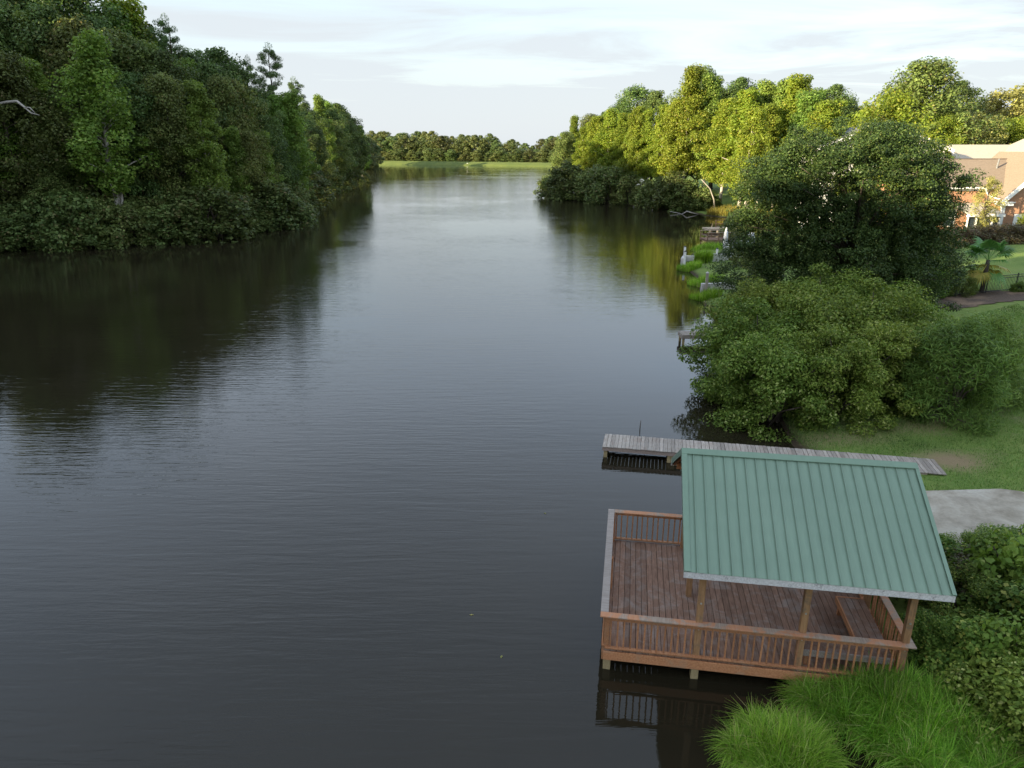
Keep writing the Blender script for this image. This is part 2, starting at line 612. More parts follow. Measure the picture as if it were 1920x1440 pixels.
def sstep(a, b, x):
    t = np.clip((x - a) / (b - a), 0, 1)
    return t * t * (3 - 2 * t)


def gz(x, y, d=None):
    x = np.asarray(x, float)
    y = np.asarray(y, float)
    if d is None:
        d = sdf(x, y)
    wl_ = sstep(-20, -34, x)
    low = sstep(380, 450, y)
    k = (.085 + .14 * wl_) * (1 - .75 * low)
    cap = (3.6 + 6.5 * wl_) * (1 - low) + 1.2 * low
    z = .38 * (1 - np.exp(-np.maximum(d, 0) / .7)) + cap * (1 - np.exp(-k * np.maximum(d - 3.5, 0) / cap))
    z = z + .05 * np.sin(x * .9 + y * .4) * np.sin(y * .7 - x * .3) * sstep(.5, 4, d)
    w = sstep(9.6, 11.0, x) * sstep(26, 22, x) * sstep(16.4, 17.6, y) * sstep(23.4, 22.2, y)
    z = np.where(d > 0, z * (1 - w) + .40 * w, z)
    w2 = sstep(10.5, 12, x) * sstep(19, 16.6, x) * sstep(21.8, 22.4, y) * sstep(28.5, 26.0, y)
    z = np.where(d > 0, z * (1 - w2) + np.minimum(z, .40) * w2, z)
    return np.where(d > 0, z, -np.minimum(2.5, .45 * -d) - .01)


def G(x, y):
    return float(gz(np.array([x]), np.array([y]))[0])


def axis(parts):
    out = []
    for a, b, s in parts:
        out += list(np.arange(a, b, s))
    return np.array(out + [parts[-1][1]])


gx = axis([(-3000, -400, 260), (-400, -130, 30), (-130, -30, 4), (-30, 2, 4), (2, 24, .4), (24, 64, 1.6), (64, 130, 6), (130, 400, 30), (400, 3000, 260)])
gy = axis([(-1500, -120, 230), (-120, 4, 6), (4, 30, .4), (30, 64, 1.2), (64, 190, 2.2), (190, 300, 5), (300, 620, 12), (620, 1200, 80), (1200, 4000, 280)])
X, Y = np.meshgrid(gx, gy)
Z = gz(X, Y)
nx, ny = len(gx), len(gy)
idx = np.arange(nx * ny).reshape(ny, nx)
quads = np.stack([idx[:-1, :-1], idx[:-1, 1:], idx[1:, 1:], idx[1:, :-1]], -1).reshape(-1, 4)
ground = link('ground', mesh_np('ground', np.stack([X, Y, Z], -1).reshape(-1, 3), quads, [M['ground']], True))
tag(ground, 'lawn and woodland floor sloping up from the lake shore', kind='structure')

# lake surface: its outline stops a little inside the bank, where the ground has already risen above it
water = link('lake_water', MB().poly([(-140, -70, 0), (90, -70, 0), (90, 600, 0), (-140, 600, 0)], [(0, 1, 2, 3)]).mesh('lake_water', M['water']))
tag(water, 'dark rippled lake water reflecting the pale sky', kind='structure')

# the grassed dam across the far end
def dam_sheet():
    a0, a1 = np.array([-135., 585.]), np.array([95., 449.])
    dirv = (a1 - a0) / np.linalg.norm(a1 - a0)
    nrm = np.array([-dirv[1], dirv[0]])
    if nrm[1] < 0:
        nrm = -nrm
    prof = [(-4, -1.2), (-1.2, .10), (0, .55), (3, 1.2), (7.5, 2.1), (9.5, 2.35), (13, 2.35), (17, 1.6), (24, .8), (32, .2)]
    V, n = [], 90
    rng = np.random.default_rng(4)
    for i in range(n + 1):
        c = a0 + (a1 - a0) * i / n
        for u, z in prof:
            q = c + nrm * (u - 2.5 + rng.normal(0, .25))
            V.append((q[0], q[1], z + rng.normal(0, .03)))
    k = len(prof)
    Fc = [(i * k + j, (i + 1) * k + j, (i + 1) * k + j + 1, i * k + j + 1) for i in range(n) for j in range(k - 1)]
    return mesh_np('embankment', np.array(V), np.array(Fc), [M['dam']], True)


tag(link('embankment', dam_sheet()), 'low grassy dam closing the far end of the lake', kind='structure')


def strip_sheet(name, poly, dz, mat, step=.4):
    """a ground-hugging sheet inside a convex-ish outline (sample grid, keep cells inside)"""
    P = np.array(poly)
    xs = np.arange(P[:, 0].min(), P[:, 0].max() + step, step)
    ys = np.arange(P[:, 1].min(), P[:, 1].max() + step, step)
    XX, YY = np.meshgrid(xs, ys)
    ins = np.zeros(XX.shape, bool)
    for (ax, ay), (bx, by) in zip(P, np.roll(P, -1, 0)):
        ins ^= ((ay > YY) != (by > YY)) & (XX < (bx - ax) * (YY - ay) / ((by - ay) if by != ay else 1e-9) + ax)
    ZZ = gz(XX, YY) + dz
    ii = np.arange(XX.size).reshape(XX.shape)
    q = np.stack([ii[:-1, :-1], ii[:-1, 1:], ii[1:, 1:], ii[1:, :-1]], -1)
    keep = ins[:-1, :-1] | ins[1:, 1:]
    return mesh_np(name, np.stack([XX, YY, ZZ], -1).reshape(-1, 3), q[keep], [mat], True)


tag(link('mulch_path', strip_sheet('mulch_path', [(29, 46.6), (33, 47.6), (37, 48.6), (46, 51.2), (46, 53.0), (38, 50.9), (34, 51.3), (30, 50.0)], .04, M['mulch'], .35)),
    'brown mulch strip curving along the iron fence', kind='structure')


# concrete boat-ramp slab running inland from the covered deck
def slab():
    top = [(10.9, 21.35), (13.9, 21.62), (16.6, 21.78), (17.15, 21.6), (17.9, 20.9), (19.5, 20.6), (27, 20.2), (27, 18.4), (16, 18.15), (12.6, 18.25), (10.6, 18.35)]
    n = len(top)
    mb = MB()
    V = [(x, y, .52) for x, y in top] + [(x, y, .30) for x, y in top]
    mb.poly(V, [tuple(range(n))] if False else [tuple(reversed(range(n)))] + [(i, (i + 1) % n, n + (i + 1) % n, n + i) for i in range(n)])
    return mb.mesh('concrete_ramp', M['concrete'])


tag(link('concrete_ramp', slab()), 'stained concrete slab leading from the lawn to the covered deck', kind='structure')

# ------------------------------------------------------------------ covered deck (local frame: x along the front rail, y away)
PV = empty('covered_deck', (2.109, 13.60, 0), -.164)
tag(PV, 'red-brown timber deck over the water under a green metal gable roof', 'covered deck')
W_, D_, ZD = 6.42, 4.87, .562
RT = ZD + .95
rnd = random.Random(7)
nb = 44
bw = W_ / nb
bm_board = boxmesh('deck_board', -bw / 2 + .005, bw / 2 - .005, -.012, D_ + .012, -.036, 0, M['deck'], .004)
for i in range(nb):
    link('deck_board', bm_board, PV, (bw * (i + .5), 0, ZD + rnd.uniform(-.003, .003)), (0, 0, rnd.uniform(-.0006, .0006)))
# rim and framing
link('rim_board', boxmesh('rim_board', -.005, W_ + .005, -.045, -.003, .295, ZD - .042, M['stain'], .004), PV)
link('rim_board', boxmesh('rim_board', -.005, W_ + .005, D_ + .003, D_ + .045, .295, ZD - .042, M['stain'], .004), PV)
link('rim_board', boxmesh('rim_board', -.047, -.008, -.04, D_ + .04, .297, ZD - .044, M['stain'], .004), PV)
link('rim_board', boxmesh('rim_board', W_ + .008, W_ + .047, -.04, D_ + .04, .297, ZD - .044, M['stain'], .004), PV)
jm = boxmesh('joist', .02, W_ - .02, -.02, .02, .31, ZD - .045, M['darkvoid'])
for i in range(9):
    link('joist', jm, PV, (0, .35 + i * .52, 0))
PX = (2.07, 4.26, 6.35)
pm = boxmesh('pile', -.085, .085, -.085, .085, -2.2, .31, M['pile'], .008)
for x in (.085,) + PX:
    for y in (.085, 2.43, 4.78):
        link('pile', pm, PV, (x if x < 6 else 6.33, y, 0), (0, 0, rnd.uniform(-.05, .05)))

EY, EZ, RY, RZ = -.40, 3.06, 2.45, 4.60
RX0, RX1 = 1.62, 6.87
SL = math.atan2(RZ - EZ, RY - EY)
SLEN = math.hypot(RZ - EZ, RY - EY)


def roofz(y):
    return EZ + (y - EY if y < RY else 2 * RY - EY - y) * math.tan(SL)


for y in (.085, 2.43, 4.79):
    for x in PX:
        if y == 2.43 and x == PX[1]:
            continue
        zt = roofz(y) - .16
        p = link('roof_post', boxmesh('roof_post', -.07, .07, -.07, .07, ZD - .02, zt, M['post'], .008), PV, (x, y, 0))
        if y < 1:
            for zb in (ZD + .78, ZD + 1.45, zt - .2):
                link('bolt', MB().tube([(0, -.068, zb), (0, -.082, zb)], .022, 8).mesh('bolt', M['steel']), p)
# beams, rafters, sheathing
for y, w in ((.085, .20), (4.79, .20), (2.45, .18)):
    zt = roofz(y) - .085
    link('beam', boxmesh('beam', RX0 + .10, RX1 - .10, y - .035, y + .035, zt - w - .03, zt - .03, M['stain'], .005), PV)
rl = SLEN - .05
rafm = boxmesh('rafter', -.02, .02, .0, rl, -.15, -.035, M['stain'])
for s in (0, 1):
    for i in range(10):
        x = RX0 + .06 + i * (RX1 - RX0 - .12) / 9
        if s == 0:
            link('rafter', rafm, PV, (x, EY + .02, EZ), (SL, 0, 0))
        else:
            link('rafter', rafm, PV, (x, 2 * RY - EY - .02, EZ), (SL, 0, math.pi))
shm = boxmesh('roof_sheathing', RX0 + .02, RX1 - .02, 0.01, SLEN - .012, -.034, -.016, M['stain'])
link('roof_sheathing', shm, PV, (0, EY, EZ), (SL, 0, 0))
link('roof_sheathing', shm, PV, (RX0 + RX1, 2 * RY - EY, EZ), (SL, 0, math.pi))
# standing-seam panels: a flat pan, one tall rib and a low stiffening step, slightly oil-canned between purlins
NPAN = 22
pwid = (RX1 - RX0) / NPAN


def panel_mesh(kind):
    prof = [(0, -.006), (.005, -.006), (.008, .020), (.024, .020), (.029, .0), (.036, 0), (.105, .0), (.112, .0015), (.128, .0015), (.135, .0), (pwid - .004, 0), (pwid - .001, -.006)]
    n, V = 24, []
    for j in range(n + 1):
        s = SLEN * j / n - (.03 if j == 0 else 0)
        dip = .006 * math.cos(2 * math.pi * s / .62) + kind * .001 * math.sin(s * 3)
        for k, (x, z) in enumerate(prof):
            V.append((x, s, z - .012 + (dip if .036 < x < pwid - .01 else 0)))
    k = len(prof)
    Fq = [(j * k + i, j * k + i + 1, (j + 1) * k + i + 1, (j + 1) * k + i) for j in range(n) for i in range(k - 1)]
    m = mesh_np('roof_panel', np.array(V), np.array(Fq), [M['roof']])
    return m


pans = [panel_mesh(k) for k in (0, 1, -1)]
for i in range(NPAN):
    link('roof_panel', pans[i % 3], PV, (RX0 + i * pwid, EY, EZ + .012), (SL, 0, 0))
    link('roof_panel', pans[i % 3], PV, (RX1 - i * pwid, 2 * RY - EY, EZ + .012), (SL, 0, math.pi))
# ridge cap, rake trim, fascia
cw = .16
dz_, dy_ = cw * math.sin(SL), cw * math.cos(SL)
V = []
for x in (RX0 - .02, RX1 + .005):
    for y, z in ((RY - dy_, RZ - dz_ + .028), (RY - dy_, RZ - dz_ + .046), (RY, RZ + .052), (RY + dy_, RZ - dz_ + .046), (RY + dy_, RZ - dz_ + .028), (RY, RZ + .034)):
        V.append((x, y, z))
mb = MB().poly(V, [(i, (i + 1) % 6, 6 + (i + 1) % 6, 6 + i) for i in range(6)] + [(5, 4, 3, 2, 1, 0), (6, 7, 8, 9, 10, 11)])
link('ridge_cap', mb.mesh('ridge_cap', M['rooftrim']), PV)
tr_ = MB().box(0, .11, -.02, SLEN - .02, .022, .034).box(-.018, 0, -.02, SLEN - .0, -.13, .0345).mesh('rake_trim', M['rooftrim'])
tl_ = MB().box(-.06, 0, -.02, SLEN - .02, .022, .034).box(0, .018, -.02, SLEN - .0, -.13, .0345).mesh('rake_trim', M['rooftrim'])
link('rake_trim', tr_, PV, (RX0, EY, EZ), (SL, 0, 0))
link('rake_trim', tl_, PV, (RX1, EY, EZ), (SL, 0, 0))
link('rake_trim', tl_, PV, (RX0, 2 * RY - EY, EZ), (SL, 0, math.pi))
link('rake_trim', tr_, PV, (RX1, 2 * RY - EY, EZ), (SL, 0, math.pi))
fm = boxmesh('fascia', RX0 - .02, RX1 + .02, -.02, .02, -.17, -.012, M['fascia'], .004)
link('fascia', fm, PV, (0, EY + .012, EZ))
link('fascia', fm, PV, (0, 2 * RY - EY - .012, EZ))

# railings
balm = boxmesh('baluster', -.018, .018, -.018, .018, ZD + .075, RT - .075, M['stain'], .003)


def rail_run(p0, p1, capm, skip=(), e0=.075, e1=.075):
    p0, p1 = Vector((*p0, 0)), Vector((*p1, 0))
    d = p1 - p0
    L = d.length
    rz = math.atan2(d.y, d.x)
    link('rail_cap', boxmesh('rail_cap', -e0, L + e1, -.105, .075, RT - .036, RT, capm, .006), PV, tuple(p0), (0, 0, rz))
    link('top_rail', boxmesh('top_rail', .03, L - .03, -.055, -.018, RT - .135, RT - .038, M['stain'], .004), PV, tuple(p0), (0, 0, rz))
    link('bottom_rail', boxmesh('bottom_rail', .03, L - .03, -.055, .035, ZD + .040, ZD + .078, M['stain'], .004), PV, tuple(p0), (0, 0, rz))
    n = int(L / .1475)
    for i in range(1, n):
        s = L * i / n
        if any(abs(s - q) < .075 for q in skip):
            continue
        link('baluster', balm, PV, tuple(p0 + d * (s / L) + Vector((math.sin(rz), -math.cos(rz), 0)) * .008), (rnd.uniform(-.008, .008), rnd.uniform(-.012, .012), rz))


rail_run((0, 0), (W_, 0), M['cap'], PX, .105, .105)
rail_run((W_, D_), (0, D_), M['cap'], [W_ - x for x in PX], .105, -.078)
rail_run((0, D_), (0, 0), M['capgrey'], (2.43,), .105, -.078)
rail_run((W_, 0), (W_, D_ - 1.3), M['cap'], (2.43,), -.078, .07)
rpm = boxmesh('rail_post', -.06, .06, -.06, .06, ZD - .2, RT - .037, M['stain'], .006)
for x, y in ((.055, .055), (.055, 2.43), (.055, D_ - .055), (W_ - .06, D_ - 1.3)):
    link('rail_post', rpm, PV, (x, y, 0))
# L-shaped built-in bench in the right front corner
BZ = ZD + .44
for x0, x1 in ((5.62, 5.765), (5.775, 5.92), (5.93, 6.075), (6.085, 6.225)):
    link('bench_plank', boxmesh('bench_plank', x0, x1, .66, 2.30, BZ - .036, BZ, M['deck'], .004), PV)
for y0, y1 in ((.16, .315), (.325, .48), (.49, .645)):
    link('bench_plank', boxmesh('bench_plank', 4.40, 6.225, y0, y1, BZ - .036, BZ, M['deck'], .004), PV)
link('bench_apron', boxmesh('bench_apron', 5.58, 5.616, .66, 2.34, BZ - .15, BZ + .003, M['stain'], .003), PV)
link('bench_apron', boxmesh('bench_apron', 5.58, 6.24, 2.305, 2.345, BZ - .152, BZ + .004, M['stain'], .003), PV)
link('bench_apron', boxmesh('bench_apron', 4.36, 5.575, .65, .686, BZ - .15, BZ + .003, M['stain'], .003), PV)
link('bench_apron', boxmesh('bench_apron', 4.36, 6.22, .115, .152, BZ - .15, BZ + .003, M['grey'], .003), PV)
blm = boxmesh('bench_leg', -.045, .045, -.045, .045, ZD, BZ - .04, M['stain'], .004)
for x, y in ((5.68, 2.22), (5.68, .74), (6.16, 2.22), (4.46, .24), (4.46, .58)):
    link('bench_leg', blm, PV, (x, y, 0))

# ------------------------------------------------------------------ plank walkway dock
WD = empty('walkway_dock', (3.52, 25.45, 0), -.205)
tag(WD, 'long narrow silver-grey plank walkway running behind the green roof onto the lawn', 'dock')
wl_m = boxmesh('dock_plank', -.067, .067, 0, 1.34, -.036, 0, M['grey'], .004)
for i in range(84):
    link('dock_plank', wl_m, WD, (.07 + i * .1455, rnd.uniform(-.012, .012), .49 + rnd.uniform(-.005, .005)), (0, rnd.uniform(-.01, .01), rnd.uniform(-.006, .006)))
link('rim_board', boxmesh('rim_board', 0, 11.6, .03, .068, .30, .451, M['greyrim'], .004), WD)
link('rim_board', boxmesh('rim_board', 0, 11.6, 1.27, 1.308, .30, .451, M['greyrim'], .004), WD)
link('rim_board', boxmesh('rim_board', -.008, .03, .07, 1.268, .30, .450, M['greyrim'], .004), WD)
dpm = boxmesh('dock_pile', -.07, .07, -.07, .07, -2.0, .44, M['pile'], .008)
for x in (.12, 2.55, 5.0, 7.4):
    for y in (.15, 1.18):
        link('dock_pile', dpm, WD, (x, y, 0))
        if x > 1:
            link('dock_pile', dpm, WD, (x + .15, y, 0))


# ------------------------------------------------------------------ other docks along the right bank
def platform(name, label, x, y, rz, L, w, z, mat, legs, pitch=.15, legmat='pile'):
    r = empty(name, (x, y, 0), rz)
    tag(r, label, 'dock')
    pm_ = boxmesh('dock_plank', -pitch / 2 + .006, pitch / 2 - .006, 0, w, -.04, 0, mat, .004)
    for i in range(int(L / pitch)):
        link('dock_plank', pm_, r, (pitch * (i + .5), rnd.uniform(-.01, .01), z + rnd.uniform(-.004, .004)))
    rm = boxmesh('rim_board', 0, L, 0, .04, z - .24, z - .045, mat)
    link('rim_board', rm, r, (0, .02, 0))
    link('rim_board', rm, r, (0, w - .06, 0))
    link('rim_board', boxmesh('rim_board', -.02, .02, .065, w - .065, z - .24, z - .045, mat), r)
    lm = boxmesh('dock_pile', -.065, .065, -.065, .065, -1.6, z - .05, M[legmat], .006)
    for lx in legs:
        for ly in (.14, w - .14):
            link('dock_pile', lm, r, (lx, ly, 0))
    return r


platform('small_dock', 'small grey plank dock on two legs poking out past the evergreen bushes', 10.45, 42.25, .02, 4.4, 1.1, .62, M['grey'], (.12, 3.6))
sk = platform('skirted_dock', 'brown dock with boarded side and railing below the white closed umbrella', 24.1, 88.9, .10, 4.2, 2.6, .75, M['browndock'], (.15, 3.9), .16, 'browndock')
for i in range(3):
    link('skirt_board', boxmesh('skirt_board', .05, 4.1, -.05, -.01, .06 + i * .22, .265 + i * .22, M['browndock'], .004), sk)
for yy in (.02, 2.5):
    for xx in (.06, 1.5, 2.9, 4.1):
        link('rail_post', boxmesh('rail_post', -.05, .05, -.05, .05, .75, 1.62, M['browndock']), sk, (xx, yy, 0))
    link('rail_cap', boxmesh('rail_cap', 0, 4.2, -.07, .07, 1.62, 1.66, M['tan'], .004), sk, (0, yy, 0))
    link('mid_rail', boxmesh('mid_rail', 0, 4.2, -.02, .02, 1.15, 1.24, M['browndock']), sk, (0, yy, 0))
tk = platform('railed_dock', 'tan deck with thin railing at the foot of the pale tree trunks', 28.1, 103.4, .12, 6.2, 2.4, .55, M['tan'], (.2, 3, 5.8), .16)
for xx in (2.0, 3.4, 4.8, 6.1):
    link('rail_post', boxmesh('rail_post', -.05, .05, -.05, .05, .55, 1.5, M['browndock']), tk, (xx, 2.3, 0))
link('rail_cap', boxmesh('rail_cap', 1.9, 6.2, -.07, .07, 1.5, 1.55, M['browndock']), tk, (0, 2.3, 0))
link('mid_rail', boxmesh('mid_rail', 1.9, 6.2, -.02, .02, 1.0, 1.09, M['browndock']), tk, (0, 2.3, 0))


def wall_run(name, label, pts, h, th, mat):
    """low wall of cast blocks following a line of points"""
    r = empty(name, (pts[0][0], pts[0][1], 0))
    tag(r, label, 'wall')
    for (ax, ay), (bx, by) in zip(pts, pts[1:]):
        L = math.hypot(bx - ax, by - ay)
        n = max(1, round(L / .62))
        m = boxmesh('wall_block', .008, L / n - .008, -th / 2, th / 2, -.7, h, mat, .015)
        for i in range(n):
            t = i / n
            link('wall_block', m, r, (ax - pts[0][0] + (bx - ax) * t, ay - pts[0][1] + (by - ay) * t, rnd.uniform(-.02, .02)), (0, 0, math.atan2(by - ay, bx - ax)))
    return r


wall_run('retaining_wall', 'pale concrete block wall at the waterline tip left of the tall reeds', [(17.6, 73.6), (18.2, 75.4), (19.6, 75.0)], .75, .35, M['limestone'])
wall_run('retaining_wall', 'pale curved block wall on the grass in front of the white covered chairs', [(20.6, 74.0), (22.3, 74.3), (24.2, 75.3), (25.6, 76.8)], 1.15, .35, M['limestone'])
wall_run('retaining_wall', 'short grey block wall nearest the big viney tree at the waterline', [(15.75, 58.6), (18.6, 58.9)], .85, .4, M['limestone'])


def bollard(x, y, h, label, z0=0.0, dark=True):
    r = empty('wall_post', (x, y, z0))
    tag(r, label, 'post', 'posts along the pale block walls')
    link('shaft', boxmesh('shaft', -.10, .10, -.10, .10, -.6, h, M['white'] if dark else M['grey'], .01), r)
    link('post_cap', MB().poly([(-.13, -.13, h), (.13, -.13, h), (.13, .13, h), (-.13, .13, h), (0, 0, h + .14)], [(3, 2, 1, 0), (0, 1, 4), (1, 2, 4), (2, 3, 4), (3, 0, 4)]).mesh('post_cap', M['black'] if dark else M['limestone']), r)


bollard(17.75, 73.3, 1.45, 'white post with dark cap at the front of the waterline wall tip')
bollard(18.4, 76.2, 1.55, 'white post with dark cap behind the waterline wall tip')
bollard(21.3, 74.3, 1.5, 'low white post at the left end of the curved block wall', .1)
bollard(22.6, 75.0, 1.95, 'taller white post midway along the curved block wall', .1)
bollard(24.6, 77.2, 2.1, 'white post on the grass behind the curved block wall', .1)
bollard(16.1, 58.35, 1.75, 'grey square post standing by the short grey block wall', 0, False)

# closed patio umbrella, covered chairs
um = empty('patio_umbrella', (23.5, 79.2, G(23.5, 79.2)))
tag(um, 'tall closed white patio umbrella standing on the lake bank', 'umbrella')
link('pole', MB().tube([(0, 0, 0), (.02, 0, 3.0)], .03, 6).mesh('pole', M['white']), um)
prof = [(.5, .07), (.62, .16), (1.0, .20), (1.7, .21), (2.3, .17), (2.75, .08), (2.95, .03)]
V, Fq = [], []
for j, (z, r_) in enumerate(prof):
    for k in range(16):
        a = math.pi * 2 * k / 16
        q = r_ * (1.25 if k % 2 else .72)
        V.append((q * math.cos(a) + .02, q * math.sin(a), z))
for j in range(len(prof) - 1):
    for k in range(16):
        Fq.append((j * 16 + k, j * 16 + (k + 1) % 16, (j + 1) * 16 + (k + 1) % 16, (j + 1) * 16 + k))
link('furled_canopy', mesh_np('furled_canopy', np.array(V), np.array(Fq), [M['whitecloth']], True), um)
link('base_plate', MB().tube([(0, 0, -.02), (0, 0, .08)], .32, 14).mesh('base_plate', M['limestone']), um)


def covered_chair(x, y, rz, s, label):
    """a high-backed chair under a loose white cloth cover"""
    r = empty('covered_chair', (x, y, G(x, y)), rz, (s, s, s))
    tag(r, label, 'chair', 'white covered chairs on the bank')
    rg = np.random.default_rng(int(x * 10))
    secs = [(0.0, .46, .46, 0), (.25, .44, .43, 0), (.55, .42, .41, 0), (.64, .37, .35, .02), (.70, .36, .14, .22), (1.0, .35, .12, .25), (1.22, .30, .10, .27), (1.30, .18, .05, .27)]
    V, n = [], 20
    for z, a, b, oy in secs:
        for k in range(n):
            t = 2 * math.pi * k / n
            c, s_ = math.cos(t), math.sin(t)
            q = (abs(c) ** 4 + abs(s_) ** 4) ** -.25
            w = 1 + .07 * math.sin(5 * t + z * 3) * (1 if z < .6 else .5) + rg.normal(0, .012)
            V.append((a * c * q * w, b * s_ * q * w + oy, z + rg.normal(0, .012)))
    Fq = [(j * n + k, j * n + (k + 1) % n, (j + 1) * n + (k + 1) % n, (j + 1) * n + k) for j in range(len(secs) - 1) for k in range(n)]
    link('cloth_cover', mesh_np('cloth_cover', np.array(V), np.array(Fq), [M['whitecloth']], True), r)
    lm = boxmesh('leg', -.03, .03, -.03, .03, -.1, .3, M['grey'])
    for a, b in ((-.36, -.36), (.36, -.36), (-.36, .36), (.36, .36)):
        link('leg', lm, r, (a, b, 0))


covered_chair(24.7, 79.0, .4, 1.0, 'white covered chair right beside the closed umbrella')
covered_chair(26.6, 80.4, -.3, 1.5, 'largest white covered chair against the dark tree leaves')
covered_chair(26.0, 78.4, .9, 1.05, 'white covered chair in front of the largest covered one')

# ------------------------------------------------------------------ iron fence by the palm
FN = empty('iron_fence', (29.5, 50.05, 0), math.atan2(.9, 5.6))
tag(FN, 'black iron picket fence crossing the lawn behind the palm', 'fence')
FL = 15.5
fz0, fz1 = G(29.5, 50.05), G(29.5 + 15.3, 52.5)
pk = boxmesh('picket', -.009, .009, -.009, .009, .06, 1.22, M['black'])
pp = boxmesh('fence_post', -.03, .03, -.03, .03, -.3, 1.32, M['black'])
for i in range(int(FL / .12)):
    x = .12 * i
    z = fz0 + (fz1 - fz0) * x / FL
    if i % 20 == 0:
        link('fence_post', pp, FN, (x, 0, z))
    else:
        link('picket', pk, FN, (x, 0, z))
for zr in (.14, 1.02, 1.20):
    link('fence_rail', MB().poly([(0, -.015, fz0 + zr), (FL, -.015, fz1 + zr), (FL, .015, fz1 + zr), (0, .015, fz0 + zr), (0, -.015, fz0 + zr + .035), (FL, -.015, fz1 + zr + .035), (FL, .015, fz1 + zr + .035), (0, .015, fz0 + zr + .035)],
                                 [(3, 2, 1, 0), (4, 5, 6, 7), (0, 1, 5, 4), (1, 2, 6, 5), (2, 3, 7, 6), (3, 0, 4, 7)]).mesh('fence_rail', M['black']), FN)

# ------------------------------------------------------------------ fan palm
def palm():
    x, y = 34.2, 51.2
    r = empty('fan_palm', (x, y, G(x, y)))
    tag(r, 'short fan palm with yellow lower fronds in front of the iron fence', 'palm')
    rg = np.random.default_rng(5)
    mb = MB().tube([(0, 0, -.3), (.03, .02, .6), (0, 0, 1.3), (.02, 0, 2.35)], [.17, .15, .16, .13], 8)
    link('trunk', mb.mesh('trunk', M['bark'], True), r)

    def frond(az, el, L, fan):
        V, Fq = [], []
        d = np.array([math.cos(az) * math.cos(el), math.sin(az) * math.cos(el), math.sin(el)])
        side = np.array([-math.sin(az), math.cos(az), 0])
        upv = np.cross(d, side)
        upv = -upv if upv[2] < 0 else upv
        hub = d * L
        st = side * .02
        V += [(-st), (st), (hub + st), (hub - st)]
        Fq.append((0, 1, 2, 3))
        for k in range(17):
            a = (k - 8) / 8 * 1.75
            t = d * math.cos(a) + side * math.sin(a)
            droop = np.array([0, 0, -1.0])
            ln = fan * (1 - .25 * abs(a) / 1.75) * rg.uniform(.9, 1.08)
            wv = np.cross(t, upv)
            b = len(V)
            m_ = hub + t * ln * .55 + upv * .04
            e_ = hub + t * ln + droop * ln * .28
            V += [hub, m_ + wv * .06, e_, m_ - wv * .06]
            Fq.append((b, b + 1, b + 2, b + 3))
        return np.array(V), Fq

    for j in range(34):
        el = rg.uniform(.15, 1.25) if j < 22 else rg.uniform(-1.0, -.1)
        V, Fq = frond(j * 2.4 + rg.normal(0, .2), el, rg.uniform(.85, 1.25), rg.uniform(.85, 1.15))
        link('frond', mesh_np('frond', V, np.array(Fq), [M['palm'] if j < 24 else M['palmold']]), r, (0, 0, 2.3 if j < 22 else 2.1))


palm()


# ------------------------------------------------------------------ houses
def window(parent, x, y, z, w, h, rot=0.0, mull=2):
    f = MB()
    t = .09
    f.box(-w / 2 - t, w / 2 + t, -.05, .03, -t, 0).box(-w / 2 - t, w / 2 + t, -.05, .03, h, h + t)
    f.box(-w / 2 - t, -w / 2, -.048, .03, 0, h).box(w / 2, w / 2 + t, -.048, .03, 0, h)
    f.box(-w / 2, w / 2, -.04, .02, h / 2 - .03, h / 2 + .03)
    for i in range(1, mull):
        xx = -w / 2 + w * i / mull
        f.box(xx - .025, xx + .025, -.038, .02, 0, h)
    fr = link('window', f.mesh('window_frame', M['white']), parent, (x, y, z), (0, 0, rot))
    link('pane', boxmesh('pane', -w / 2, w / 2, -.015, .0, 0, h, M['glass']), fr)


def gable_wall(x0, x1, y, zb, ze, zr, mat, th=.25):
    xm = (x0 + x1) / 2
    P = [(x0, zb), (x1, zb), (x1, ze), (xm, zr), (x0, ze)]
    V = [(a, y, b) for a, b in P] + [(a, y + th, b) for a, b in P]
    return MB().poly(V, [(0, 1, 2, 3, 4), (9, 8, 7, 6, 5)] + [(i, 5 + i, 5 + (i + 1) % 5, (i + 1) % 5) for i in range(5)]).mesh('gable_wall', mat)


def slope(x0, y0, z0, x1, y1, z1, x2, y2, z2, x3, y3, z3, th, mat, name='roof'):
    P = [(x0, y0, z0), (x1, y1, z1), (x2, y2, z2), (x3, y3, z3)]
    V = P + [(a, b, c - th) for a, b, c in P]
    return MB().poly(V, [(0, 1, 2, 3), (7, 6, 5, 4), (0, 4, 5, 1), (1, 5, 6, 2), (2, 6, 7, 3), (3, 7, 4, 0)]).mesh(name, mat)


gh = G(55, 85)
BH = empty('brick_house', (0, 0, 0))
tag(BH, 'orange brick house with brown shingle roof and white trim beyond the fence', 'house')
link('wall', boxmesh('wall', 47.2, 66, 86.5, 95.5, gh - 1, 7.15, M['brick']), BH)
link('roof', slope(46.6, 85.9, 7.2, 66.5, 85.9, 7.2, 66.5, 91, 10.25, 46.6, 91, 10.25, .2, M['shingle']), BH)
link('roof', slope(66.5, 96.1, 7.2, 46.6, 96.1, 7.2, 46.6, 91, 10.25, 66.5, 91, 10.25, .2, M['shingle']), BH)
link('ridge', MB().tube([(46.6, 91, 10.26), (66.5, 91, 10.26)], .07, 6).mesh('ridge', M['bark']), BH)
link('gutter', boxmesh('gutter', 46.6, 56.2, 85.75, 85.895, 7.0, 7.19, M['white']), BH)
link('eave_trim', boxmesh('eave_trim', 47.3, 56.2, 86.3, 86.49, 6.75, 7.1, M['white']), BH)
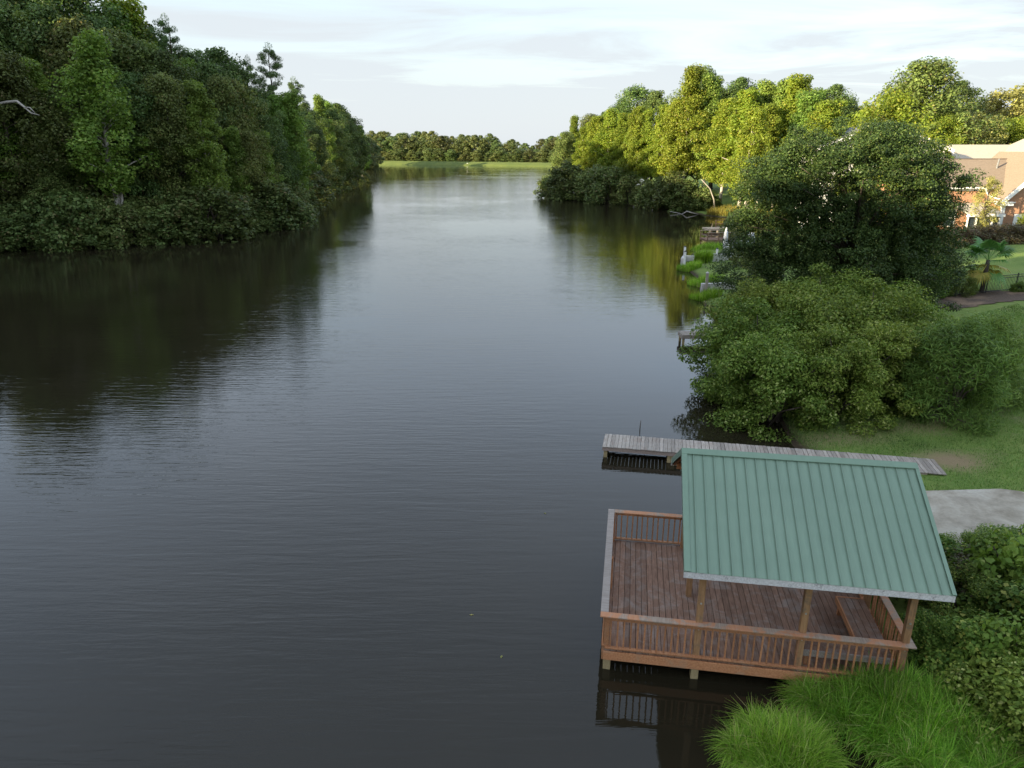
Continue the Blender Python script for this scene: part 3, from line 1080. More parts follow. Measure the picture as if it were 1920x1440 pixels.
# gable wing standing a little proud of the main wall
link('gable_wall', gable_wall(56.6, 66.0, 84.0, gh - 1, 6.15, 10.8, M['brick']), BH)
link('wall', boxmesh('wall', 56.6, 56.85, 84.26, 86.4, gh - 1, 6.1, M['brick']), BH)
sl_ = (10.8 - 6.15) / 4.7
zz = 6.15 - .7 * sl_ + .25
link('roof', slope(55.9, 83.5, zz, 61.3, 83.5, 11.1, 61.3, 94, 11.1, 55.9, 94, zz, .2, M['shingle']), BH)
link('roof', slope(61.3, 83.5, 11.1, 66.7, 83.5, zz, 66.7, 94, zz, 61.3, 94, 11.1, .2, M['shingle']), BH)


def rake_board(x0, z0, x1, z1, y, w=.42):
    V = [(x0, y, z0 - w), (x1, y, z1 - w), (x1, y, z1 + .03), (x0, y, z0 + .03)]
    V = V + [(a, b + .12, c) for a, b, c in V]
    return MB().poly(V, [(0, 1, 2, 3), (7, 6, 5, 4), (0, 4, 5, 1), (1, 5, 6, 2), (2, 6, 7, 3), (3, 7, 4, 0)]).mesh('rake_board', M['white'])


link('rake_board', rake_board(55.85, zz, 61.3, 11.1, 83.37, .55), BH)
link('rake_board', rake_board(66.75, zz, 61.3, 11.1, 83.372, .55), BH)
link('eave_return', MB().box(55.9, 57.3, 83.4, 84.6, zz - .45, zz - .12).box(55.75, 57.4, 83.3, 84.5, zz - .12, zz - .02).mesh('eave_return', M['white']), BH)
link('corner_board', boxmesh('corner_board', 56.4, 56.75, 83.85, 84.2, gh, zz - .46, M['white']), BH)
link('garage_door', boxmesh('garage_door', 58.0, 63.5, 83.9, 83.98, gh, gh + 2.3, M['white'], .02), BH)
window(BH, 49.6, 86.5, gh + 1.0, 1.6, 2.6, 0, 3)
window(BH, 52.1, 86.5, gh + .7, 1.2, 1.9, 0, 1)
# sunroom with white posts against the main wall
SR = gh
for x in (51.8, 52.8, 53.7, 54.6, 55.4):
    link('porch_post', boxmesh('porch_post', x - .07, x + .07, 82.4, 82.54, SR - .5, SR + 2.35, M['white']), BH)
link('porch_roof', slope(51.5, 82.2, SR + 2.55, 55.8, 82.2, SR + 2.45, 55.8, 86.4, SR + 3.4, 51.5, 86.4, SR + 3.4, .14, M['paleshingle'], 'porch_roof'), BH)
link('porch_beam', boxmesh('porch_beam', 51.5, 55.75, 82.1, 82.35, SR + 2.15, SR + 2.42, M['white']), BH)
link('porch_glass', boxmesh('porch_glass', 51.9, 55.3, 82.58, 82.62, SR + .5, SR + 2.1, M['glass']), BH)
link('porch_knee_wall', boxmesh('porch_knee_wall', 51.7, 55.5, 82.64, 82.8, SR - .5, SR + .48, M['brick']), BH)
link('downspout', MB().tube([(55.2, 85.7, 7.0), (55.4, 85.3, 6.3), (56.2, 84.2, 5.9), (56.3, 83.8, 5.5), (56.3, 83.75, gh)], .09, 6).mesh('downspout', M['white'], True), BH)
link('vent_pipe', MB().tube([(58.3, 89.3, 8.6), (58.45, 89.3, 10.3)], .10, 8).mesh('vent_pipe', M['greyshingle']), BH)

NH = empty('pale_roof_house', (0, 0, 0))
tag(NH, 'pale tan roofed house with white gable trim behind the brick house', 'house')
link('wall', boxmesh('wall', 62, 95, 103, 115, 2, 9.3, M['brick']), NH)
link('roof', slope(61.2, 102.2, 9.2, 96, 102.2, 9.2, 96, 109, 12.0, 63.5, 109, 12.0, .2, M['paleshingle']), NH)
link('roof', slope(96, 115.8, 9.2, 61.2, 115.8, 9.2, 63.5, 109, 12.0, 96, 109, 12.0, .2, M['paleshingle']), NH)
link('gable_wall', gable_wall(66.5, 82, 98.5, 2, 9.2, 12.6, M['white']), NH)
link('roof', slope(65.8, 97.9, 8.95, 74.25, 97.9, 12.8, 74.25, 109, 12.8, 65.8, 109, 8.95, .2, M['paleshingle']), NH)
link('roof', slope(74.25, 97.9, 12.8, 82.7, 97.9, 8.95, 82.7, 109, 8.95, 74.25, 109, 12.8, .2, M['paleshingle']), NH)
link('rake_board', rake_board(65.75, 8.95, 74.25, 12.8, 97.76, .5), NH)
link('rake_board', rake_board(82.75, 8.95, 74.25, 12.8, 97.762, .5), NH)
window(NH, 71, 98.5, 4.5, 1.4, 2.2)
window(NH, 77, 98.5, 4.5, 1.4, 2.2)

WH = empty('white_gabled_house', (0, 0, 0))
tag(WH, 'white two-storey gabled house glimpsed through the big viney tree', 'house')
g2 = G(47, 97)
link('gable_wall', gable_wall(39.8, 56.2, 97.0, g2 - 1, 11.4, 14.6, M['white']), WH)
link('wall', boxmesh('wall', 39.8, 40.05, 97.26, 103, g2 - 1, 11.3, M['white']), WH)
link('wall', boxmesh('wall', 55.95, 56.2, 97.26, 103, g2 - 1, 11.3, M['white']), WH)
link('roof', slope(39.0, 96.4, 11.3, 48, 96.4, 14.9, 48, 103, 14.9, 39.0, 103, 11.3, .2, M['greyshingle']), WH)
link('roof', slope(48, 96.4, 14.9, 57.0, 96.4, 11.3, 57.0, 103, 11.3, 48, 103, 14.9, .2, M['greyshingle']), WH)
link('rake_board', rake_board(38.95, 11.3, 48, 14.9, 96.27, .45), WH)
link('rake_board', rake_board(57.05, 11.3, 48, 14.9, 96.272, .45), WH)
for x in (43.2, 47.6, 52.0):
    for z in (g2 + 1.0, g2 + 4.6):
        window(WH, x, 97.0, z, 1.1, 1.9)

# ------------------------------------------------------------------ small things
tag(link('water_stick', MB().tube([(0, 0, -.6), (.01, 0, .12), (.03, .01, .42)], [.022, .02, .012], 6).mesh('water_stick', M['bark'], True), None, (5.5, 28.4, 0)),
    'thin dark stick poking out of the lake beyond the walkway', 'stick')
om = empty('outlet_marker', (-31.5, 524.5, 0))
tag(om, 'tiny white outlet box standing at the waterline of the dam', 'marker')
link('post', boxmesh('post', -.4, .4, -.4, .4, -1, 1.3, M['white'], .03), om)
link('lid', boxmesh('lid', -.5, .5, -.5, .5, 1.3, 1.5, M['white'], .03), om)
fl = MB()
fl.tube([(31.0, 133.8, -.2), (32.0, 133.2, .55), (33.3, 132.6, .2), (34.6, 133.6, -.15)], [.10, .12, .10, .06], 6)
fl.tube([(29.4, 135.2, .35), (31.2, 134.0, .05)], [.05, .08], 6)
tag(link('fallen_branch', fl.mesh('fallen_branch', M['deadwood'], True)), 'bare pale fallen branch lying in the water off the shaded point', 'branch')
sn = MB().tube([(37.2, 133.5, .2), (36.8, 133.3, 2.6), (35.8, 133.0, 4.6), (34.0, 132.7, 6.2)], [.16, .13, .10, .05], 7)
tag(link('leaning_trunk', sn.mesh('leaning_trunk', M['palebark'], True)), 'thin pale trunk leaning over the water beside the yellow grass', 'tree')

# ------------------------------------------------------------------ foliage
def unit(v):
    return v / np.maximum(np.linalg.norm(v, axis=1, keepdims=True), 1e-9)


def leaf_quads(P, Nn, size, aspect, rng, fold=.12):
    n = len(P)
    r = unit(rng.normal(size=(n, 3)))
    t = unit(np.cross(Nn, r))
    b = np.cross(Nn, t)
    s = size * rng.uniform(.65, 1.35, (n, 1))
    w = s * aspect
    V = np.empty((n, 4, 3))
    V[:, 0] = P - t * s * .5
    V[:, 1] = P + b * w * .5 + Nn * s * fold
    V[:, 2] = P + t * s * .5
    V[:, 3] = P - b * w * .5 + Nn * s * fold
    return V.reshape(-1, 3)


def clump_leaves(C, Rd, n, size, aspect, rng, up=.65, out=.7, rnd=.55, core=3.0):
    """n leaves in each flattened clump, most of them near its outside"""
    k = len(C)
    Cc = np.repeat(C, n, 0)
    Rr = np.repeat(Rd, n, 0)
    d = unit(rng.normal(size=(k * n, 3)))
    u = rng.uniform(0, 1, (k * n, 1)) ** (1 / core)
    P = Cc + d * u * Rr
    Nn = unit(d * out + np.array([0, 0, up]) + rng.normal(size=(k * n, 3)) * rnd)
    return leaf_quads(P, Nn, size, aspect, rng)


def crown_mesh(name, V, mat):
    n = len(V) // 4
    return mesh_np(name, V, np.arange(n * 4).reshape(n, 4), [mat])


def wander(p0, p1, n, amp, rng):
    p0, p1 = np.array(p0, float), np.array(p1, float)
    ts = np.linspace(0, 1, n + 1)
    out = []
    for i, t in enumerate(ts):
        j = rng.normal(0, amp, 3) * (0 if i in (0,) else 1) * math.sin(math.pi * min(t, .999) * .9 + .1)
        out.append(tuple(p0 + (p1 - p0) * t + j))
    return out


def trunk_mesh(name, h, r, limbs, mat, rng, lean=(0, 0), forks=0, wob=.15):
    mb = MB()
    path = wander((0, 0, -.6), (lean[0], lean[1], h), 7, wob, rng)
    mb.tube(path, [r * (1.25 if i == 0 else 1) * (1 - .86 * i / 7) + .02 for i in range(8)], 7)
    P = np.array(path)
    for e in limbs:
        e = np.array(e)
        t = np.clip((e[2] - .28 * np.hypot(e[0], e[1]) - .8) / h, .12, .93)
        f = t * 7
        i = min(int(f), 6)
        s = P[i] + (P[i + 1] - P[i]) * (f - i)
        mid = s + (e - s) * .5 + np.array([0, 0, .06 * np.linalg.norm(e - s)])
        rr = r * (1 - .86 * t) * .55 + .015
        mb.tube([tuple(s), tuple(mid + rng.normal(0, .12, 3)), tuple(e)], [rr, rr * .65, .02], 5)
    for k in range(forks):
        a = rng.uniform(0, 6.28)
        mb.tube(wander((0, 0, h * .04), (math.cos(a) * h * .05, math.sin(a) * h * .05, h * .5), 5, .2, rng), [r * .6, r * .5, r * .4, r * .28, r * .16, .02], 6)
    return mb.mesh(name, mat, True)


def profile_clumps(h, z0, fn, n, rng, rad, flat=.7, inner=.5, lobe=.30):
    """clump centres filling a crown of radius fn(t) between z0 and h"""
    C, Rr = [], []
    ga = 2.39996
    ph, ph2 = rng.uniform(0, 6.28, 2)
    for i in range(n):
        t = (i + rng.uniform(-1.5, 2.5)) / n
        t = min(max(t, 0), 1)
        a = i * ga + rng.normal(0, .5)
        rr = fn(t) * (1 + lobe * math.sin(3 * a + 5 * t + ph) * math.sin(4.3 * t + ph2) + .5 * lobe * math.sin(2 * a - 9 * t + ph2))
        q = rr * (inner + (1 - inner) * rng.uniform(0, 1) ** .6) * rng.uniform(.78, 1.12)
        q = max(q - .3 * rad, 0)
        C.append((q * math.cos(a), q * math.sin(a), z0 + t * (h - z0) * .97))
        s = rad * rng.uniform(.7, 1.3) * (0.65 + .35 * min(1, rr / (rad * 2.2)))
        Rr.append((s, s, s * flat))
    return np.array(C), np.array(Rr)


def rot_scale_noise(C, rng, amp):
    return C + rng.normal(0, amp, C.shape)


KIND = {}


def make_poplar(i, mat, bark, seed, sparse=1.0, h=22, n=95, leaves=250, fork=0, z0f=.2, R0=4.6, lf=.31):
    rng = np.random.default_rng(seed)
    f = lambda t: R0 * (min(1, .35 + t / .22 * .65)) * max(0.10, (1 - t)) ** .55
    C, Rr = profile_clumps(h, h * z0f, f, n, rng, 1.35, .68, .40, .42)
    V = clump_leaves(C, Rr, int(leaves * sparse), lf, .72, rng)
    sel = rng.choice(len(C), 34, replace=False)
    return (trunk_mesh('poplar_trunk', h * .96, .30, C[sel], bark, rng, (rng.normal(0, .5), rng.normal(0, .5)), fork), crown_mesh('poplar_crown', V, mat))


def make_oak(mat, bark, seed, h=22, n=110, leaves=250, R0=6.2, z0f=.16, lf=.32, rad=1.7):
    rng = np.random.default_rng(seed)
    f = lambda t: R0 * (max(0, 1 - (2 * t - .85) ** 2 / 1.45)) ** .5 * (1 + .12 * math.sin(9 * t + seed))
    C, Rr = profile_clumps(h, h * z0f, f, n, rng, rad, .68, .4)
    V = clump_leaves(C, Rr, leaves, lf, .7, rng)
    sel = rng.choice(len(C), 30, replace=False)
    return (trunk_mesh('oak_trunk', h * .86, .42, C[sel], bark, rng, (rng.normal(0, .8), rng.normal(0, .8))), crown_mesh('oak_crown', V, mat))


def make_pine(mat, bark, seed, h=28):
    rng = np.random.default_rng(seed)
    C, Rr, ends = [], [], []
    n = 26
    for i in range(n):
        t = .52 + .46 * (i + rng.uniform(0, .6)) / n
        a = i * 2.4 + rng.normal(0, .4)
        L = (1.0 - t) * 9.5 * rng.uniform(.6, 1.2) + .9
        e = np.array([math.cos(a) * L, math.sin(a) * L, t * h + L * rng.uniform(.05, .3)])
        ends.append(e)
        for q, s in ((1.0, 1.0), (.78, .95), (.55, .75)):
            if L * q < .35 and i < n - 3:
                continue
            c = np.array([e[0] * q, e[1] * q, t * h + (e[2] - t * h) * q]) + rng.normal(0, .25, 3)
            C.append(c)
            s2 = s * rng.uniform(.7, 1.15)
            Rr.append((s2, s2, s2 * .55))
    C.append((0, 0, h))
    Rr.append((.9, .9, 1.0))
    V = clump_leaves(np.array(C), np.array(Rr), 150, .46, .16, rng, up=.2, out=.9, rnd=.9)
    return (trunk_mesh('pine_trunk', h * .99, .30, ends, bark, rng, (rng.normal(0, .4), 0), 0, .08), crown_mesh('pine_crown', V, mat))


def make_shrub(mat, bark, seed, h=4.0, R0=2.4, n=46, leaves=150, lf=.22, rad=.62, asp=.7, low=.04, flat=.8, up=.85, name='shrub', q0=.62):
    rng = np.random.default_rng(seed)
    C, Rr = [], []
    for i in range(n):
        t = (i + .5) / n
        el = math.asin(min(.99, t ** .9))
        a = i * 2.39996 + rng.normal(0, .4)
        q = rng.uniform(q0, 1.06)
        C.append((R0 * q * math.cos(el) ** .75 * math.cos(a), R0 * q * math.cos(el) ** .75 * math.sin(a), h * (low + (1 - low) * math.sin(el) * (.55 + .45 * q)) - rad * .5))
        s = rad * rng.uniform(.7, 1.35)
        Rr.append((s, s, s * flat))
    C = np.array(C)
    V = clump_leaves(C, np.array(Rr), leaves, lf, asp, rng, up=up)
    mb = MB()
    for e in C[rng.choice(n, min(n, 16), replace=False)]:
        b = rng.normal(0, R0 * .07, 2)
        mb.tube([(b[0], b[1], -.35), (b[0] + e[0] * .4, b[1] + e[1] * .4, max(.2, e[2] * .6)), tuple(e)], [.05 * h / 4, .035 * h / 4, .012], 5)
    return (mb.mesh(name + '_stems', bark, True), crown_mesh(name + '_foliage', V, mat))


def make_far(mat, bark, seed, h=20, R0=6.5):
    rng = np.random.default_rng(seed)
    f = lambda t: R0 * (max(0, 1 - (2 * t - .8) ** 2 / 1.45)) ** .5
    C, Rr = profile_clumps(h, h * .02, f, 60, rng, 1.9, .72, .45)
    V = clump_leaves(C, Rr, 110, .70, .75, rng)
    return (trunk_mesh('distant_trunk', h * .8, .35, C[::6], bark, rng), crown_mesh('distant_crown', V, mat))


for i in range(3):
    KIND['poplar%d' % i] = (22,) + make_poplar(i, M['poplar'], M['palebark'], 11 + i)
    KIND['gold%d' % i] = (22,) + make_poplar(i, M['gold'], M['palebark'], 31 + i, n=100, R0=4.9, z0f=.26)
for i in range(4):
    KIND['oak%d' % i] = (22,) + make_oak(M['oak'], M['bark'], 51 + i)
for i in range(2):
    KIND['olive%d' % i] = (22,) + make_oak(M['olive'], M['bark'], 61 + i, R0=5.4)
    KIND['goldoak%d' % i] = (18,) + make_oak(M['gold'], M['bark'], 66 + i, h=18, R0=5.6, n=100, lf=.27, leaves=260)
    KIND['pine%d' % i] = (28,) + make_pine(M['pine'], M['bark'], 71 + i)
    KIND['straw%d' % i] = (12,) + make_oak(M['straw'], M['bark'], 76 + i, h=12, R0=3.6, n=70, leaves=90, lf=.26, rad=1.0)
for i in range(3):
    KIND['shore%d' % i] = (4,) + make_shrub(M['shore'], M['bark'], 81 + i, leaves=130)
    KIND['far%d' % i] = (20,) + make_far(M['far'], M['bark'], 91 + i)
KIND['forked'] = (22,) + make_poplar(9, M['poplar'], M['palebark'], 119, sparse=.62, fork=3, z0f=.25, R0=4.4)
KIND['open'] = (22,) + make_oak(M['oak'], M['bark'], 123, n=46, leaves=130, rad=1.35, R0=5.6, z0f=.3)
KIND['mag0'] = (5,) + make_shrub(M['magnolia'], M['bark'], 201, h=5, R0=2.9, n=84, leaves=400, lf=.145, rad=.68, asp=.52, low=.0, flat=.66, q0=.5, name='evergreen_bush')
KIND['mag1'] = (5,) + make_shrub(M['magnolia'], M['bark'], 202, h=5, R0=2.9, n=74, leaves=420, lf=.145, rad=.74, asp=.52, low=.0, flat=.62, q0=.45, name='evergreen_bush')
KIND['feather'] = (4.5,) + make_shrub(M['feather'], M['bark'], 203, h=4.5, R0=1.7, n=60, leaves=230, lf=.27, rad=.50, asp=.13, low=.02, flat=1.3, up=.9, name='young_conifer')
KIND['under0'] = (1.8,) + make_shrub(M['undergrowth'], M['bark'], 204, h=1.8, R0=1.15, n=60, leaves=300, lf=.072, rad=.30, asp=.66, low=.0)
KIND['under1'] = (1.8,) + make_shrub(M['undergrowth'], M['bark'], 205, h=1.8, R0=1.15, n=70, leaves=240, lf=.092, rad=.30, asp=.8, low=.0)
KIND['under2'] = (1.8,) + make_shrub(M['undergrowth'], M['bark'], 206, h=1.8, R0=1.15, n=55, leaves=380, lf=.052, rad=.28, asp=.5, low=.0)
KIND['glossy'] = (1.8,) + make_shrub(M['magnolia'], M['bark'], 207, h=1.8, R0=1.2, n=60, leaves=300, lf=.072, rad=.32, asp=.6, low=.0)
KIND['spray'] = (1.2,) + make_shrub(M['poplar'], M['bark'], 211, h=1.2, R0=.8, n=26, leaves=70, lf=.12, rad=.26, asp=.62, low=.2)
KIND['brown'] = (1.2,) + make_shrub(M['hedge'], M['deadwood'], 212, h=1.2, R0=.9, n=40, leaves=60, lf=.075, rad=.24, asp=.5, low=.1)
KIND['hedge'] = (1.6,) + make_shrub(M['hedge'], M['bark'], 208, h=1.6, R0=1.3, n=40, leaves=120, lf=.12, rad=.4)
KIND['goldbush'] = (2.0,) + make_shrub(M['gold'], M['bark'], 209, h=2.0, R0=1.4, n=46, leaves=150, lf=.12, rad=.45, low=.25)


def plant(kind, name, x, y, h, label, cat='tree', group=None, rz=None, wide=1.0, dz=-.05, z=None):
    nom, tm, cm = KIND[kind]
    s = h / nom
    if rz is None:
        rz = (x * 12.9898 + y * 78.233) % 6.283
    zz = (G(x, y) if z is None else z) + dz
    if zz < -.4:
        zz = -.4
    root = empty(name, (x, y, zz), rz, (s * wide, s * wide, s))
    tag(root, label, cat, group)
    tree = cat in ('tree', 'pine tree')
    link('trunk' if tree else 'stems', tm, root)
    link('crown' if tree else 'foliage', cm, root)
    return root

# ------------------------------------------------------------------ every tree, bush and shrub: kind, name, x, y, height, label, category, group, width factor
PLANTS = [
    ('forked', 'poplar_tree', -50.4, 93.2, 24.3, 'pale green poplar with forked white trunks showing, front of the left woods', 'tree', 'trees of the left bank woods', 1.15),
    ('poplar1', 'poplar_tree', -41.2, 100.3, 19.6, 'slender light green poplar standing out against the dark left woods', 'tree', 'trees of the left bank woods', 0.95),
    ('pine0', 'pine_tree', -42.4, 135.4, 27.8, 'tallest pine of the left woods, its tufted top clear of the skyline', 'pine tree', 'trees of the left bank woods', 0.9),
    ('pine1', 'pine_tree', -47.5, 139.2, 25.6, 'thin pine just behind and left of the tallest pine', 'pine tree', 'trees of the left bank woods', 0.7),
    ('pine1', 'pine_tree', -53.0, 120.2, 27.4, 'pine on the left woods skyline above the slender light poplar', 'pine tree', 'trees of the left bank woods', 0.8),
    ('pine0', 'pine_tree', -44.5, 157.0, 24.9, 'lower pine down the skyline from the tallest pine', 'pine tree', 'trees of the left bank woods', 0.9),
    ('gold1', 'poplar_tree', -59.4, 121.1, 29.5, 'yellow-green sunlit tree top at the left woods skyline', 'tree', 'trees of the left bank woods', 1.1),
    ('poplar0', 'poplar_tree', -38.8, 133.0, 21.5, 'light green half-sunlit poplar below the lower pine', 'tree', 'trees of the left bank woods', 1.0),
    ('poplar1', 'poplar_tree', -51.6, 203.8, 24.6, 'yellowish sunlit poplar near the end of the left woods', 'tree', 'trees of the left bank woods', 0.9),
    ('open', 'oak_tree', -51.8, 248.0, 20.5, 'open-branched dark tree ending the left woods at the point', 'tree', 'trees of the left bank woods', 0.9),
    ('olive0', 'oak_tree', -60.0, 90.9, 21.8, 'olive tree with a curved bare limb at the near edge of the left woods', 'tree', 'trees of the left bank woods', 1.0),
    ('olive1', 'oak_tree', -56.5, 90.3, 10.4, 'low spreading yellow-green understory tree left of the forked poplar', 'tree', 'trees of the left bank woods', 1.25),
    ('olive0', 'oak_tree', -43.1, 113.0, 20.8, 'reddish olive tree directly behind the slender light poplar', 'tree', 'trees of the left bank woods', 0.75),
    ('oak1', 'oak_tree', -65.4, 93.3, 22.7, 'dark green broadleaf tree, first along the front row of the left woods', 'tree', 'trees of the left bank woods', 0.88),
    ('poplar2', 'oak_tree', -62.6, 92.1, 21.0, 'light green upright tree, second along the front row of the left woods', 'tree', 'trees of the left bank woods', 1.07),
    ('poplar2', 'oak_tree', -59.0, 94.4, 21.0, 'light green upright tree, third along the front row of the left woods', 'tree', 'trees of the left bank woods', 1.03),
    ('olive1', 'oak_tree', -57.7, 94.8, 17.5, 'olive green broadleaf tree, fourth along the front row of the left woods', 'tree', 'trees of the left bank woods', 1.04),
    ('oak1', 'oak_tree', -49.9, 100.2, 19.6, 'dark green broadleaf tree, fifth along the front row of the left woods', 'tree', 'trees of the left bank woods', 0.94),
    ('oak0', 'oak_tree', -48.5, 99.6, 15.7, 'dark green broadleaf tree, sixth along the front row of the left woods', 'tree', 'trees of the left bank woods', 0.99),
    ('olive0', 'oak_tree', -46.2, 100.6, 20.1, 'olive green broadleaf tree, seventh along the front row of the left woods', 'tree', 'trees of the left bank woods', 0.88),
    ('poplar0', 'oak_tree', -40.5, 108.7, 14.1, 'light green upright tree, eighth along the front row of the left woods', 'tree', 'trees of the left bank woods', 1.04),
    ('olive0', 'oak_tree', -39.3, 111.3, 13.7, 'olive green broadleaf tree, ninth along the front row of the left woods', 'tree', 'trees of the left bank woods', 1.1),
    ('poplar0', 'oak_tree', -38.6, 115.8, 13.7, 'light green upright tree, tenth along the front row of the left woods', 'tree', 'trees of the left bank woods', 0.98),
    ('oak2', 'oak_tree', -39.4, 125.9, 12.9, 'dark green broadleaf tree, eleventh along the front row of the left woods', 'tree', 'trees of the left bank woods', 0.97),
    ('oak1', 'oak_tree', -47.1, 170.3, 17.6, 'dark green broadleaf tree, twelfth along the front row of the left woods', 'tree', 'trees of the left bank woods', 0.94),
    ('olive1', 'oak_tree', -48.8, 182.2, 17.3, 'olive green broadleaf tree, thirteenth along the front row of the left woods', 'tree', 'trees of the left bank woods', 1.03),
    ('olive1', 'oak_tree', -51.2, 213.0, 18.6, 'olive green broadleaf tree, fourteenth along the front row of the left woods', 'tree', 'trees of the left bank woods', 1.08),
    ('oak3', 'oak_tree', -51.3, 218.2, 14.3, 'dark green broadleaf tree, fifteenth along the front row of the left woods', 'tree', 'trees of the left bank woods', 0.9),
    ('olive0', 'oak_tree', -51.0, 234.3, 14.1, 'olive green broadleaf tree, sixteenth along the front row of the left woods', 'tree', 'trees of the left bank woods', 1.14),
    ('oak1', 'oak_tree', -71.9, 101.8, 25.7, 'dark green broadleaf tree, first along the middle row of the left woods', 'tree', 'trees of the left bank woods', 0.88),
    ('oak0', 'oak_tree', -70.5, 104.8, 27.8, 'dark green broadleaf tree, second along the middle row of the left woods', 'tree', 'trees of the left bank woods', 0.89),
    ('oak2', 'oak_tree', -68.5, 105.7, 25.9, 'dark green broadleaf tree, third along the middle row of the left woods', 'tree', 'trees of the left bank woods', 1.06),
    ('poplar2', 'oak_tree', -65.0, 105.3, 25.5, 'light green upright tree, fourth along the middle row of the left woods', 'tree', 'trees of the left bank woods', 0.87),
    ('oak1', 'oak_tree', -62.9, 105.8, 26.0, 'dark green broadleaf tree, fifth along the middle row of the left woods', 'tree', 'trees of the left bank woods', 1.05),
    ('olive1', 'oak_tree', -58.6, 104.1, 25.0, 'olive green broadleaf tree, sixth along the middle row of the left woods', 'tree', 'trees of the left bank woods', 1.0),
    ('oak1', 'oak_tree', -57.8, 108.5, 25.1, 'dark green broadleaf tree, seventh along the middle row of the left woods', 'tree', 'trees of the left bank woods', 0.97),
    ('olive1', 'oak_tree', -53.8, 105.9, 24.1, 'olive green broadleaf tree, eighth along the middle row of the left woods', 'tree', 'trees of the left bank woods', 1.07),
    ('oak2', 'oak_tree', -52.0, 107.9, 23.4, 'dark green broadleaf tree, ninth along the middle row of the left woods', 'tree', 'trees of the left bank woods', 0.95),
    ('oak1', 'oak_tree', -49.1, 108.2, 22.4, 'dark green broadleaf tree, tenth along the middle row of the left woods', 'tree', 'trees of the left bank woods', 1.01),
    ('poplar0', 'oak_tree', -49.8, 115.0, 22.0, 'light green upright tree, eleventh along the middle row of the left woods', 'tree', 'trees of the left bank woods', 1.1),
    ('poplar0', 'oak_tree', -48.2, 115.5, 20.8, 'light green upright tree, twelfth along the middle row of the left woods', 'tree', 'trees of the left bank woods', 0.93),
    ('oak3', 'oak_tree', -45.3, 116.1, 22.3, 'dark green broadleaf tree, thirteenth along the middle row of the left woods', 'tree', 'trees of the left bank woods', 0.95),
    ('olive0', 'oak_tree', -42.8, 116.7, 20.8, 'olive green broadleaf tree, fourteenth along the middle row of the left woods', 'tree', 'trees of the left bank woods', 0.98),
    ('poplar2', 'oak_tree', -42.1, 119.0, 19.2, 'light green upright tree, fifteenth along the middle row of the left woods', 'tree', 'trees of the left bank woods', 1.0),
    ('oak0', 'oak_tree', -41.1, 122.5, 18.6, 'dark green broadleaf tree, sixteenth along the middle row of the left woods', 'tree', 'trees of the left bank woods', 0.91),
    ('poplar2', 'oak_tree', -40.8, 130.8, 20.1, 'light green upright tree, seventeenth along the middle row of the left woods', 'tree', 'trees of the left bank woods', 0.95),
    ('oak1', 'oak_tree', -42.7, 142.3, 19.4, 'dark green broadleaf tree, eighteenth along the middle row of the left woods', 'tree', 'trees of the left bank woods', 0.89),
    ('oak0', 'oak_tree', -48.6, 172.4, 20.0, 'dark green broadleaf tree, nineteenth along the middle row of the left woods', 'tree', 'trees of the left bank woods', 0.89),
    ('poplar2', 'oak_tree', -49.9, 184.8, 19.6, 'light green upright tree, twentieth along the middle row of the left woods', 'tree', 'trees of the left bank woods', 1.03),
    ('poplar2', 'oak_tree', -53.3, 207.7, 20.6, 'light green upright tree, twenty-first along the middle row of the left woods', 'tree', 'trees of the left bank woods', 0.85),
    ('oak1', 'oak_tree', -53.5, 225.2, 22.1, 'dark green broadleaf tree, twenty-second along the middle row of the left woods', 'tree', 'trees of the left bank woods', 0.92),
    ('oak1', 'oak_tree', -52.7, 233.8, 20.8, 'dark green broadleaf tree, twenty-third along the middle row of the left woods', 'tree', 'trees of the left bank woods', 0.94),
    ('olive0', 'oak_tree', -53.4, 249.8, 17.6, 'olive green broadleaf tree, twenty-fourth along the middle row of the left woods', 'tree', 'trees of the left bank woods', 1.09),
    ('olive0', 'oak_tree', -83.4, 118.6, 34.0, 'olive green broadleaf tree, first along the skyline row of the left woods', 'tree', 'trees of the left bank woods', 1.02),
    ('oak3', 'oak_tree', -76.8, 114.3, 33.4, 'dark green broadleaf tree, second along the skyline row of the left woods', 'tree', 'trees of the left bank woods', 1.08),
    ('oak3', 'oak_tree', -77.7, 118.6, 29.5, 'dark green broadleaf tree, third along the skyline row of the left woods', 'tree', 'trees of the left bank woods', 1.06),
    ('open', 'oak_tree', -74.4, 117.6, 29.1, 'open-branched dark tree, fourth along the skyline row of the left woods', 'tree', 'trees of the left bank woods', 0.95),
    ('oak2', 'oak_tree', -71.0, 117.1, 28.4, 'dark green broadleaf tree, fifth along the skyline row of the left woods', 'tree', 'trees of the left bank woods', 0.86),
    ('poplar0', 'oak_tree', -69.1, 119.4, 27.0, 'light green upright tree, sixth along the skyline row of the left woods', 'tree', 'trees of the left bank woods', 1.04),
    ('oak1', 'oak_tree', -63.8, 115.7, 29.6, 'dark green broadleaf tree, seventh along the skyline row of the left woods', 'tree', 'trees of the left bank woods', 1.11),
    ('poplar0', 'oak_tree', -61.8, 117.1, 26.1, 'light green upright tree, eighth along the skyline row of the left woods', 'tree', 'trees of the left bank woods', 0.88),
    ('poplar2', 'oak_tree', -60.0, 119.8, 28.6, 'light green upright tree, ninth along the skyline row of the left woods', 'tree', 'trees of the left bank woods', 1.05),
    ('olive0', 'oak_tree', -59.2, 122.7, 27.1, 'olive green broadleaf tree, tenth along the skyline row of the left woods', 'tree', 'trees of the left bank woods', 1.07),
    ('oak2', 'oak_tree', -56.5, 122.3, 24.3, 'dark green broadleaf tree, eleventh along the skyline row of the left woods', 'tree', 'trees of the left bank woods', 1.02),
